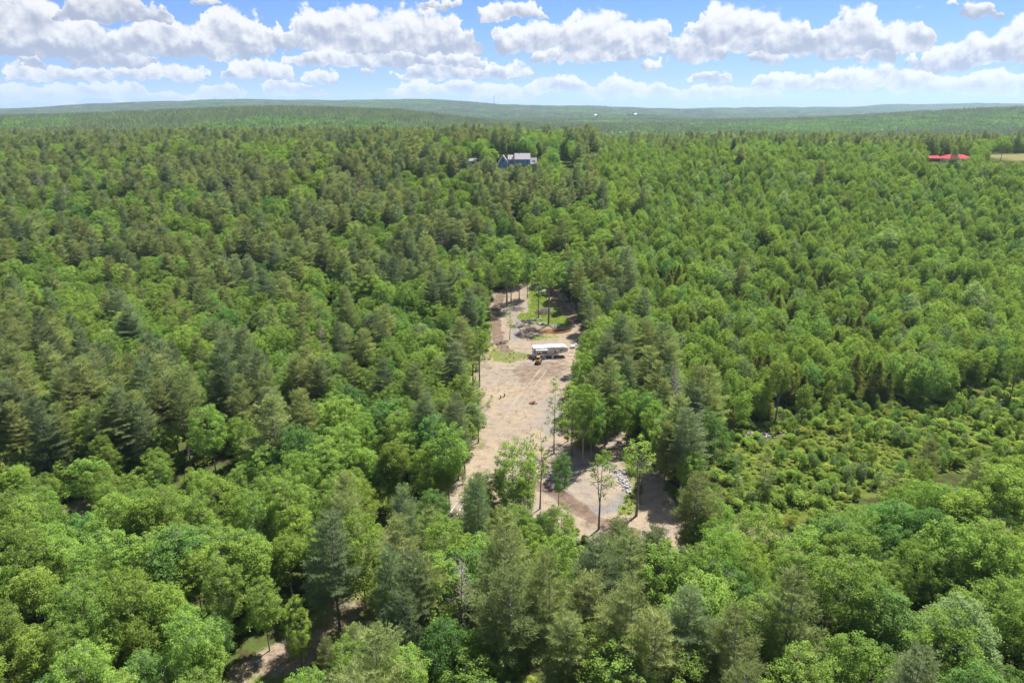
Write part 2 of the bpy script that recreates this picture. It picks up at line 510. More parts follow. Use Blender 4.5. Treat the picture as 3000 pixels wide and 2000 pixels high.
def simple(name, col, rough=0.7, var=0.12, scale=3.0, metal=0.0, spec=0.3, bump=0.0):
    m, nt, out = mat_base(name)
    b = nt.nodes.new('ShaderNodeBsdfPrincipled')
    tc = nt.nodes.new('ShaderNodeTexCoord')
    n = noise(nt, tc.outputs['Object'], scale, 4, 0.6)
    mx = nt.nodes.new('ShaderNodeMix'); mx.data_type = 'RGBA'
    nt.links.new(n.s, mx.inputs[0])
    mx.inputs[6].default_value = tuple(c * (1 - var) for c in col) + (1,)
    mx.inputs[7].default_value = tuple(min(1, c * (1 + var)) for c in col) + (1,)
    nt.links.new(mx.outputs[2], b.inputs['Base Color'])
    b.inputs['Roughness'].default_value = rough
    b.inputs['Metallic'].default_value = metal
    b.inputs['Specular IOR Level'].default_value = spec
    if bump:
        bp = nt.nodes.new('ShaderNodeBump'); bp.inputs['Strength'].default_value = bump; bp.inputs['Distance'].default_value = 0.05
        nt.links.new(n.s, bp.inputs['Height']); nt.links.new(bp.outputs[0], b.inputs['Normal'])
    nt.links.new(b.outputs[0], out.inputs[0])
    return m

def leaf_mat(name, dark, light, trans=0.45, tcol=None, hue=0.010, val=0.24, gloss=0.0):
    """diffuse + translucent leaf; colour varies per leaf clump (tone) and per tree (object random)"""
    m, nt, out = mat_base(name)
    at = nt.nodes.new('ShaderNodeAttribute'); at.attribute_name = 'tone'
    oi = nt.nodes.new('ShaderNodeObjectInfo')
    rnd = E(nt, oi.outputs['Random'])
    mx = nt.nodes.new('ShaderNodeMix'); mx.data_type = 'RGBA'
    nt.links.new(at.outputs['Fac'], mx.inputs[0])
    mx.inputs[6].default_value = dark + (1,); mx.inputs[7].default_value = light + (1,)
    hs = nt.nodes.new('ShaderNodeHueSaturation')
    nt.links.new(rnd.madd(2 * hue, 0.5 - hue).s, hs.inputs['Hue'])
    r2 = (rnd * 7.31)._m('FRACT', rnd * 7.31)
    nt.links.new(r2.madd(2 * val, 1 - val).s, hs.inputs['Value'])
    hs.inputs['Saturation'].default_value = 0.92
    nt.links.new(mx.outputs[2], hs.inputs['Color'])
    d = nt.nodes.new('ShaderNodeBsdfDiffuse'); nt.links.new(hs.outputs[0], d.inputs[0])
    t = nt.nodes.new('ShaderNodeBsdfTranslucent')
    tm = nt.nodes.new('ShaderNodeMix'); tm.data_type = 'RGBA'; tm.blend_type = 'MULTIPLY'; tm.inputs[0].default_value = 1.0
    nt.links.new(hs.outputs[0], tm.inputs[6]); tm.inputs[7].default_value = (tcol or (1.4, 1.45, 0.75)) + (1,)
    nt.links.new(tm.outputs[2], t.inputs[0])
    ms = nt.nodes.new('ShaderNodeMixShader'); ms.inputs[0].default_value = trans
    nt.links.new(d.outputs[0], ms.inputs[1]); nt.links.new(t.outputs[0], ms.inputs[2])
    last = ms.outputs[0]
    if gloss:
        g = nt.nodes.new('ShaderNodeBsdfGlossy'); g.inputs['Roughness'].default_value = 0.45
        g.inputs[0].default_value = (0.8, 0.9, 1.0, 1)
        m2 = nt.nodes.new('ShaderNodeMixShader'); m2.inputs[0].default_value = gloss
        nt.links.new(last, m2.inputs[1]); nt.links.new(g.outputs[0], m2.inputs[2]); last = m2.outputs[0]
    nt.links.new(last, out.inputs[0])
    return m

def bark_mat(name, dark, light):
    m, nt, out = mat_base(name)
    at = nt.nodes.new('ShaderNodeAttribute'); at.attribute_name = 'tone'
    tc = nt.nodes.new('ShaderNodeTexCoord')
    n = noise(nt, tc.outputs['Object'], 6, 3, 0.6)
    f = E(nt, at.outputs['Fac']) * 0.7 + n * 0.3
    mx = nt.nodes.new('ShaderNodeMix'); mx.data_type = 'RGBA'; nt.links.new(f.s, mx.inputs[0])
    mx.inputs[6].default_value = dark + (1,); mx.inputs[7].default_value = light + (1,)
    d = nt.nodes.new('ShaderNodeBsdfDiffuse'); nt.links.new(mx.outputs[2], d.inputs[0])
    nt.links.new(d.outputs[0], out.inputs[0])
    return m

M = {}
M['leaf_mid']    = leaf_mat('leaf_mid', (0.120, 0.202, 0.030), (0.222, 0.332, 0.052))
M['leaf_yellow'] = leaf_mat('leaf_yellow', (0.132, 0.208, 0.026), (0.228, 0.325, 0.047))
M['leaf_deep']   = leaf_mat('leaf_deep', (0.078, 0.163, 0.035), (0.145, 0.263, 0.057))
M['leaf_grey']   = leaf_mat('leaf_grey', (0.131, 0.194, 0.074), (0.228, 0.306, 0.123))
M['leaf_shrub']  = leaf_mat('leaf_shrub', (0.157, 0.221, 0.032), (0.286, 0.356, 0.063), hue=0.02)
M['needle']      = leaf_mat('needle',      (0.130, 0.169, 0.056), (0.291, 0.343, 0.111), trans=0.42, tcol=(1.25, 1.25, 0.8), hue=0.012, val=0.22, gloss=0.0)
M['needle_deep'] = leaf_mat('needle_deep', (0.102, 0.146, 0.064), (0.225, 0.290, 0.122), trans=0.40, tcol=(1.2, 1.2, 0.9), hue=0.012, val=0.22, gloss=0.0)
M['cedar']       = leaf_mat('cedar',       (0.105, 0.135, 0.026), (0.200, 0.225, 0.042), trans=0.36, tcol=(1.3, 1.3, 0.7), hue=0.012, val=0.2, gloss=0.0)
M['rust']        = leaf_mat('rust',        (0.16, 0.075, 0.03), (0.30, 0.15, 0.055), trans=0.25, tcol=(1.2, 1.0, 0.8))
M['bark']        = bark_mat('bark', (0.060, 0.050, 0.043), (0.30, 0.275, 0.25))
M['bark_grey']   = bark_mat('bark_grey', (0.10, 0.092, 0.082), (0.34, 0.32, 0.29))
M['dead_wood']   = bark_mat('dead_wood', (0.13, 0.105, 0.095), (0.34, 0.29, 0.27))
# ------------------------------------------------------------------ tree models
def unit(a): return a / (np.linalg.norm(a, axis=-1, keepdims=True) + 1e-9)

def leaf_quads(acc, C, Nrm, size, tone, rng, aspect=0.62):
    """diamond leaf sprays at C facing Nrm"""
    n = len(C)
    r = rng.normal(size=(n, 3)); A = unit(np.cross(Nrm, r)); B = np.cross(Nrm, A)
    s = (np.asarray(size) * rng.uniform(0.65, 1.35, n))[:, None]
    bend = Nrm * s * rng.uniform(-0.25, 0.1, (n, 1))
    V = np.stack([C - A * s * 0.5 + bend, C - B * s * 0.5 * aspect, C + A * s * 0.5 + bend, C + B * s * 0.5 * aspect], 1)
    acc.add(V.reshape(-1, 3), Q=np.arange(n * 4).reshape(n, 4), tone=np.repeat(tone, 4))

def lobed(rng, k=8, amp=0.42):
    D = unit(rng.normal(size=(k, 3))); w = rng.uniform(-amp, amp, k)
    return lambda d: 1 + (w * np.clip(d @ D.T, 0, 1) ** 2).sum(-1)

def broadleaf(seed, h=15.0, R=3.6, cb=0.32, ncl=120, leaf=0.27, dens=60, forks=1, rc=(0.6, 1.05), mat='leaf_mid', bark='bark', lean=0.0, flat=0.75, up=0.0, name='broadleaf'):
    rng = np.random.default_rng(seed)
    zc, hh = h * (1 + cb) / 2, h * (1 - cb) / 2
    lob = lobed(rng)
    ctr, rad = [], []
    for _ in range(ncl * 12):
        d = unit(rng.normal(size=3)); d[2] += 0.15; d = unit(d)
        rho = rng.uniform(0.25, 1.0) ** 0.45
        k = lob(d[None])[0]
        wz = 1 - 0.35 * up * max(0, d[2])
        p = np.array([d[0] * R * wz, d[1] * R * wz, d[2] * hh]) * rho * k * 0.9
        r = rng.uniform(*rc) * (1.05 - 0.25 * d[2])
        if all(np.sum(((p - q) / np.array([1, 1, .8])) ** 2) > (0.55 * (r + s)) ** 2 for q, s in zip(ctr, rad)):
            ctr.append(p); rad.append(r)
            if len(ctr) >= ncl: break
    ctr = np.array(ctr); rad = np.array(rad)
    ctr[:, 2] += zc
    lx = lean * (ctr[:, 2] / h) ** 1.5
    ctr[:, 0] += lx
    # leaves
    acc = Acc()
    for p, r in zip(ctr, rad):
        n = int(dens * (r / 0.8) ** 2 * rng.uniform(0.75, 1.25))
        d = unit(rng.normal(size=(n, 3)) + np.array([0, 0, 0.45]))
        C = p + d * r * rng.uniform(0.45, 1.05, (n, 1)) * np.array([1, 1, flat])
        Nn = unit(d * 0.7 + np.array([0, 0, 0.55]) + rng.normal(size=(n, 3)) * 0.55)
        t = np.clip(rng.uniform(0.15, 0.75) + rng.normal(size=n) * 0.2, 0, 1)
        leaf_quads(acc, C, Nn, leaf, t, rng)
    crown = acc.mesh('crown', M[mat])
    # wood
    w = Acc()
    r0 = (0.0105 if forks > 1 else 0.0095) * h
    tops = []
    fz = h * cb * rng.uniform(0.55, 0.95) if forks > 1 else 0
    if forks > 1:
        P = np.array([[0, 0, -0.4], [0.03, 0, fz * 0.5], [0.02, 0.03, fz]])
        w.tube(P, np.array([r0 * 1.5, r0 * 1.15, r0]), 7, 0.35)
    for f in range(forks):
        a = 2 * math.pi * (f + rng.uniform(-.2, .2)) / max(forks, 1)
        sp = R * 0.38 if forks > 1 else 0.15
        zt = h * rng.uniform(0.82, 0.92)
        zz = np.linspace(fz if forks > 1 else -0.4, zt, 7); s = (zz - zz[0]) / (zz[-1] - zz[0])
        P = np.stack([math.cos(a) * sp * s ** 0.8 + np.cumsum(rng.normal(size=7)) * 0.09 * s + lean * (np.maximum(zz, 0) / h) ** 1.5,
                      math.sin(a) * sp * s ** 0.8 + np.cumsum(rng.normal(size=7)) * 0.09 * s, zz], 1)
        R_ = (r0 if forks == 1 else r0 * 0.72) * (1 - 0.85 * s)
        if forks == 1: R_[0] *= 1.35
        w.tube(P, np.maximum(R_, 0.015), 6, 0.35)
        tops.append((P, R_))
    # limbs to spread-out clumps, twigs to the others
    order = [int(np.argmax(rad))]
    dm = np.linalg.norm(ctr - ctr[order[0]], axis=1)
    nl = min(len(ctr), 9 * forks if forks > 1 else 15)
    while len(order) < nl:
        j = int(np.argmax(dm)); order.append(j); dm = np.minimum(dm, np.linalg.norm(ctr - ctr[j], axis=1))
    nodes = []
    for j in order:
        e = ctr[j]
        best = None
        for P, R_ in tops:
            hd = np.hypot(P[:, 0] - e[0], P[:, 1] - e[1])
            cost = np.abs(P[:, 2] - (e[2] - hd * 0.9)) + hd * 0.4 + (P[:, 2] < h * cb * 0.7) * 5
            i = int(np.argmin(cost))
            if best is None or cost[i] < best[0]: best = (cost[i], P[i], R_[i])
        s0, rr = best[1], min(best[2] * 0.65, 0.09)
        mid = (s0 + e) / 2 + np.array([0, 0, -0.12 * np.linalg.norm(e - s0)]) + rng.normal(size=3) * 0.15
        tt = np.linspace(0, 1, 6)[:, None]
        P = (1 - tt) ** 2 * s0 + 2 * tt * (1 - tt) * mid + tt ** 2 * e
        w.tube(P, np.linspace(max(rr, 0.03), 0.012, 6), 4, 0.35)
        nodes.append(P[2:])
    nodes = np.concatenate(nodes)
    for j in range(len(ctr)):
        if j in order: continue
        i = int(np.argmin(np.linalg.norm(nodes - ctr[j], axis=1)))
        w.tube(np.array([nodes[i], (nodes[i] + ctr[j]) / 2 + rng.normal(size=3) * 0.1, ctr[j]]), np.array([0.018, 0.013, 0.007]), 3, 0.3)
    return dict(trunk=w.mesh('trunk', M[bark], True), crown=crown, h=h, R=R)

def pine(seed, h=17.0, R=2.9, cb=0.4, step=(0.5, 0.85), blades=6, ln=(0.28, 0.46), wd=0.06, mat='needle', bark='bark', conical=False, dead=True, thin=0.0, bare=False, tw=0.2, flatten=0.0):
    rng = np.random.default_rng(seed)
    acc, w = Acc(), Acc()
    zz = np.linspace(-0.4, h, 9); s = np.clip(zz / h, 0, 1)
    cx = np.cumsum(rng.normal(size=9) * 0.05); cyy = np.cumsum(rng.normal(size=9) * 0.05)
    r0 = 0.0105 * h
    w.tube(np.stack([cx, cyy, zz], 1), np.maximum(r0 * (1 - 0.93 * s), 0.012), 6, 0.3)
    tx = lambda z: np.array([np.interp(z, zz, cx), np.interp(z, zz, cyy), z])
    z = h - 0.15
    side = rng.uniform(0, 6.28)
    while z > h * cb:
        t = (h - z) / (h * (1 - cb))
        if conical: L0 = R * (0.08 + 0.92 * t)
        else: L0 = R * (0.16 + 0.90 * t ** 0.6) * (1 if t < 0.65 else 1 - (t - 0.65) * 0.9)
        nb = rng.integers(4, 7)
        a0 = rng.uniform(0, 6.28)
        for b in range(nb):
            if rng.random() < thin: continue
            az = a0 + 6.283 * b / nb + rng.normal() * 0.22
            L = L0 * rng.uniform(0.62, 1.22) * (1 + 0.18 * math.cos(az - side))
            if L < 0.15: L = 0.2
            el = (0.75 - 1.15 * t if not conical else 0.25 - 0.55 * t) + rng.normal() * 0.1
            d = np.array([math.cos(az) * math.cos(el), math.sin(az) * math.cos(el), math.sin(el)])
            base = tx(z + rng.normal() * 0.06)
            m = max(3, int(L / 0.3) + 2)
            q = np.linspace(0, 1, m)
            curl = (0.16 if not conical else -0.12) * L
            P = base + d * L * q[:, None] + np.array([0, 0, 1.0]) * (curl * q ** 2)[:, None]
            w.tube(P[:: max(1, (m - 1) // 3)], np.linspace(0.02 + 0.006 * L, 0.008, len(P[:: max(1, (m - 1) // 3)])), 3, 0.45 if not bare else 0.6)
            lat = np.array([-math.sin(az), math.cos(az), 0])
            pts, dirs = [], []
            for i in range(m):
                if q[i] < 0.22 and L > 0.8: continue
                pts.append(P[i]); dirs.append(d)
                wl = (0.42 * (1 - q[i]) + 0.14) * L * rng.uniform(0.7, 1.2)
                for sg in (-1, 1):
                    td = unit(d * 0.75 + lat * sg * 0.8 + np.array([0, 0, rng.normal() * 0.08]))
                    k = max(1, int(wl / tw))
                    for j in range(1, k + 1):
                        pts.append(P[i] + td * wl * j / k + np.array([0, 0, 0.05 * j / k])); dirs.append(td)
                    if bare and wl > 0.3:
                        w.tube(np.array([P[i], P[i] + td * wl]), np.array([0.012, 0.006]), 3, 0.6)
            if bare: continue
            pts = np.array(pts); dirs = np.array(dirs)
            n = len(pts)
            pt = np.repeat(pts, blades, 0); dd = np.repeat(dirs, blades, 0)
            bd = unit(dd * 0.75 + np.array([0, 0, 0.38]) + rng.normal(size=(n * blades, 3)) * 0.55)
            ln_ = rng.uniform(ln[0], ln[1], (n * blades, 1)) * (0.75 + 0.25 * min(1, L))
            sd = unit(np.cross(bd, rng.normal(size=bd.shape))) * wd * 0.5
            p0 = pt + rng.normal(size=pt.shape) * 0.03
            V = np.stack([p0 - sd * 0.6, p0 + sd * 0.6, p0 + bd * ln_ * 0.75 + sd, p0 + bd * ln_], 1)
            bt = np.clip(rng.uniform(0.15, 0.75) + rng.normal(size=n * blades) * 0.18, 0, 1)
            N4 = np.arange(n * blades) * 4
            acc.add(V.reshape(-1, 3), T=np.concatenate([np.stack([N4, N4 + 1, N4 + 2], 1), np.stack([N4, N4 + 2, N4 + 3], 1)]), tone=np.repeat(bt, 4))
        z -= rng.uniform(*step) * (1.0 if h > 10 else 0.75)
    if dead:
        zb = h * cb
        while zb > h * 0.12:
            for b in range(rng.integers(2, 5)):
                az = rng.uniform(0, 6.28); L = R * rng.uniform(0.25, 0.75) * (0.5 + 0.5 * zb / (h * cb))
                b0 = tx(zb)
                dv = np.array([math.cos(az), math.sin(az), rng.uniform(-0.25, 0.15)])
                w.tube(np.array([b0, b0 + dv * L * 0.6, b0 + dv * L + np.array([0, 0, -0.1 * L])]), np.array([0.025, 0.018, 0.008]), 3, 0.95)
                for k in range(2):
                    s_ = rng.uniform(.4, .85); td = dv + rng.normal(size=3) * 0.6
                    w.tube(np.array([b0 + dv * L * s_, b0 + dv * L * s_ + td * L * 0.3]), np.array([0.012, 0.006]), 3, 0.95)
            zb -= rng.uniform(0.5, 1.0)
    return dict(trunk=w.mesh('trunk', M[bark], True), crown=acc.mesh('crown', M[mat]) if acc.n else None, h=h, R=R)

def shrub(seed, h=1.8, R=1.2, n=900, leaf=0.17, mat='leaf_shrub'):
    rng = np.random.default_rng(seed)
    acc, w = Acc(), Acc()
    lob = lobed(rng, 6, 0.4)
    for k in range(rng.integers(7, 12)):
        d = unit(rng.normal(size=3)); d[2] = abs(d[2])
        c = d * np.array([R * 0.7, R * 0.7, h * 0.6]) * rng.uniform(0.4, 1) * lob(d[None])[0] + np.array([0, 0, h * 0.3])
        m = n // 9
        dd = unit(rng.normal(size=(m, 3)) + np.array([0, 0, .4]))
        C = c + dd * rng.uniform(.4, 1, (m, 1)) * np.array([R, R, h * .55]) * 0.42
        C[:, 2] = np.maximum(C[:, 2], 0.05)
        leaf_quads(acc, C, unit(dd * .6 + np.array([0, 0, .6]) + rng.normal(size=(m, 3)) * .5), leaf, np.clip(rng.uniform(.1, .8) + rng.normal(size=m) * .2, 0, 1), rng)
        w.tube(np.array([[0, 0, -0.1], c * np.array([.4, .4, .5]), c]), np.array([.025, .018, .008]), 3, .4)
    return dict(trunk=w.mesh('stems', M['bark'], True), crown=acc.mesh('leaves', M[mat]), h=h, R=R)

PROTO = {}
# broad-leaved trees of the woods
for i, (m_, h_, R_, cb_) in enumerate([('leaf_mid',15,3.7,.26),('leaf_mid',14,3.4,.22),('leaf_mid',16,3.9,.30),('leaf_yellow',15,3.6,.24),('leaf_yellow',13.5,3.3,.2),
                                       ('leaf_deep',15.5,3.9,.25),('leaf_deep',14,3.5,.2),('leaf_grey',14.5,3.2,.28)]):
    PROTO['b%d' % i] = broadleaf(100 + i, h_, R_, cb_, ncl=165, leaf=0.195, dens=142, rc=(0.42, 0.92), mat=m_, bark='bark_grey' if i % 3 == 0 else 'bark', up=(i % 2) * 0.8)
# young regrowth: narrower, full to the ground
for i, (m_, h_, R_) in enumerate([('leaf_mid',9.5,2.3),('leaf_yellow',9.5,2.4),('leaf_mid',10,2.5),('leaf_grey',9.5,2.2),('leaf_deep',9.5,2.4)]):
    PROTO['y%d' % i] = broadleaf(150 + i, h_, R_, 0.10, ncl=100, leaf=0.205, dens=112, rc=(0.36, 0.72), mat=m_, bark='bark_grey', up=0.5)
# white pines of the woods
for i, (m_, h_, R_, cb_) in enumerate([('needle',18,3.4,.42),('needle',17,3.2,.36),('needle',19,3.6,.46),('needle_deep',17,3.4,.34),('needle_deep',18.5,3.5,.4),('needle',14,3.1,.2)]):
    PROTO['p%d' % i] = pine(200 + i, h_, R_, cb_, mat=m_)
for i in range(3):
    PROTO['c%d' % i] = pine(260 + i, 8 + i, 2.5 + .2 * i, 0.05, step=(.36, .55), blades=7, ln=(.16, .28), wd=.08, mat='cedar', conical=True, dead=False, tw=.22)
for i in range(2):
    PROTO['d%d' % i] = pine(280 + i, 13 + 2 * i, 2.1, 0.2, bare=True, bark='dead_wood', step=(.5, .8))
for i in range(4):
    PROTO['s%d' % i] = shrub(300 + i, 1.7 + .3 * (i % 2), 1.15 + .15 * i, mat=['leaf_shrub', 'leaf_yellow', 'leaf_mid', 'leaf_shrub'][i])
# thinned trees left standing in the clearing: high open crowns on bare stems
PROTO['t0'] = broadleaf(401, 16, 3.2, .52, ncl=60, dens=80, leaf=.25, forks=2, rc=(.55, .9), mat='leaf_mid', up=0)
PROTO['t1'] = broadleaf(402, 15, 2.6, .48, ncl=46, dens=62, leaf=.25, forks=2, rc=(.5, .8), mat='leaf_mid')
PROTO['t2'] = broadleaf(403, 16.5, 1.7, .28, ncl=52, dens=70, leaf=.24, forks=1, rc=(.4, .65), mat='leaf_mid')
PROTO['t3'] = broadleaf(404, 17, 3.7, .45, ncl=95, dens=85, leaf=.25, forks=4, rc=(.6, .95), mat='leaf_yellow', bark='bark_grey')
PROTO['t4'] = broadleaf(405, 12, 1.1, .28, ncl=30, dens=55, leaf=.26, forks=1, rc=(.35, .5), mat='leaf_yellow')
PROTO['t5'] = broadleaf(406, 15, 2.5, .28, ncl=80, dens=85, leaf=.25, forks=1, rc=(.55, .85), mat='leaf_deep')
PROTO['t6'] = broadleaf(407, 16, 3.3, .42, ncl=62, dens=62, leaf=.24, forks=4, rc=(.5, .8), mat='leaf_mid', lean=.8)
PROTO['q0'] = pine(420, 18, 1.9, .62, mat='needle_deep', dead=False, thin=.25)          # bare-stemmed pine, crown only at the top
PROTO['q1'] = pine(421, 12, 3.4, .35, mat='needle', thin=.55, step=(.8, 1.2), bark='bark_grey')   # ragged flat pine
PROTO['q2'] = pine(422, 11, 2.0, .25, bare=False, mat='rust', thin=.5, bark='dead_wood')
TREE_NAME = {'b': 'broadleaf_tree', 'y': 'young_broadleaf_tree', 'p': 'pine_tree', 'c': 'cedar_tree', 'd': 'dead_tree', 's': 'shrub', 't': 'broadleaf_tree', 'q': 'pine_tree'}
TREE_CAT = {'b': 'broadleaf tree', 'y': 'young tree', 'p': 'pine tree', 'c': 'cedar tree', 'd': 'dead tree', 's': 'shrub', 't': 'broadleaf tree', 'q': 'pine tree'}
FIRST = {}

def plant(kind, x, y, h, rz, label, group=None, wide=1.0):
    p = PROTO[kind]; s = h / p['h']
    n = TREE_NAME[kind[0]]
    e = empty(n, (x, y, Hf(x, y)), rz)
    e.scale = (s * wide, s * wide, s)
    tag(e, label, TREE_CAT[kind[0]], group)
    t = obj('stems' if kind[0] == 's' else 'trunk', p['trunk'], e)
    c = obj('leaves' if kind[0] == 's' else 'crown', p['crown'], e) if p['crown'] else None
    if kind not in FIRST: FIRST[kind] = (t, c)
    return e
# ------------------------------------------------------------------ ground sheet
def graded(lo, f0, f1, step, hi, grow=1.09, smax=200):
    mid = list(np.arange(f0, f1 + step * .5, step))
    a, s = [], step
    p = f0
    while p > lo:
        s = min(s * grow, smax); p -= s; a.append(p)
    b, s, p = [], step, mid[-1]
    while p < hi:
        s = min(s * grow, smax); p += s; b.append(p)
    return np.array(a[::-1] + mid + b)

def ground_material():
    m, nt, out = mat_base('ground')
    tc = nt.nodes.new('ShaderNodeTexCoord'); P = tc.outputs['Object']
    def attr(n):
        a = nt.nodes.new('ShaderNodeAttribute'); a.attribute_name = n; return E(nt, a.outputs['Fac'])
    def mix(f, a, b):
        k = nt.nodes.new('ShaderNodeMix'); k.data_type = 'RGBA'
        nt.links.new(f.s if isinstance(f, E) else f, k.inputs[0])
        for i, c in ((6, a), (7, b)):
            if isinstance(c, tuple): k.inputs[i].default_value = c + (1,)
            else: nt.links.new(c, k.inputs[i])
        return k.outputs[2]
    nb = noise(nt, P, 0.09, 4, 0.6)          # broad blotches
    nm = noise(nt, P, 0.55, 4, 0.65)         # metre-sized
    nf = noise(nt, P, 3.2, 5, 0.75)          # stones and clods
    litter = mix(nm.step(0.32, 0.60), (0.050, 0.040, 0.024), (0.060, 0.088, 0.020))
    litter = mix(nf.step(0.5, 0.8), litter, (0.100, 0.085, 0.050))
    sand = mix(nb.step(0.38, 0.62), (0.305, 0.243, 0.168), (0.262, 0.216, 0.165))
    sand = mix((nf * 0.5 + nm * 0.5).step(0.47, 0.64), sand, (0.175, 0.140, 0.108))
    sand = mix(nf.step(0.58, 0.76), sand, (0.335, 0.290, 0.230))
    grav = mix(nf.step(0.4, 0.68), (0.155, 0.140, 0.130), (0.300, 0.282, 0.265))
    brown = mix((nm * .5 + nf * .5).step(0.38, 0.66), (0.205, 0.152, 0.115), (0.108, 0.074, 0.052))
    grass = mix((nm * .6 + nf * .4).step(0.35, 0.68), (0.072, 0.106, 0.017), (0.140, 0.166, 0.034))
    field = mix(nb.step(0.4, 0.6), (0.170, 0.170, 0.064), (0.221, 0.205, 0.093))
    cover = mix(nm.step(0.40, 0.62), (0.085, 0.123, 0.018), (0.128, 0.136, 0.038))
    cover = mix((nf * .5 + nb * .5).step(0.56, 0.68), cover, (0.196, 0.153, 0.110))
    c = litter
    rag = (nf * .6 + nm * .4 - 0.5) * 1.5
    def lay(c, name, col, lo=0.18, hi=0.85): return mix((attr(name) + rag).step(lo, hi), c, col)
    c = lay(c, 'cut', cover)
    c = lay(c, 'dirt', sand)
    c = lay(c, 'gravel', grav)
    c = lay(c, 'brown', brown)
    c = mix((attr('rut') + rag * .35).step(0.25, 0.8), c, (0.318, 0.272, 0.210))
    c = lay(c, 'grass', grass, 0.3, 0.75)
    c = lay(c, 'field', field)
    bs = nt.nodes.new('ShaderNodeBsdfDiffuse'); bs.inputs['Roughness'].default_value = 0.6
    nt.links.new(c, bs.inputs[0])
    bp = nt.nodes.new('ShaderNodeBump'); bp.inputs['Strength'].default_value = 0.9; bp.inputs['Distance'].default_value = 0.22
    nt.links.new((nf * .6 + nm * .8).s, bp.inputs['Height']); nt.links.new(bp.outputs[0], bs.inputs['Normal'])
    nt.links.new(bs.outputs[0], out.inputs[0])
    return m

def path_mask(poly, x, y, w, seed=0):
    d = pdist(poly, x, y, False)
    return 1 - sm(w * 0.6, w * 1.25, d + (fbm(x, y, 2.5, seed) - .5) * w * .8)

def ruts(poly, x, y, gap=0.95, w=0.32):
    d = pdist(poly, x, y, False)
    return np.exp(-((d - gap) / w) ** 2)

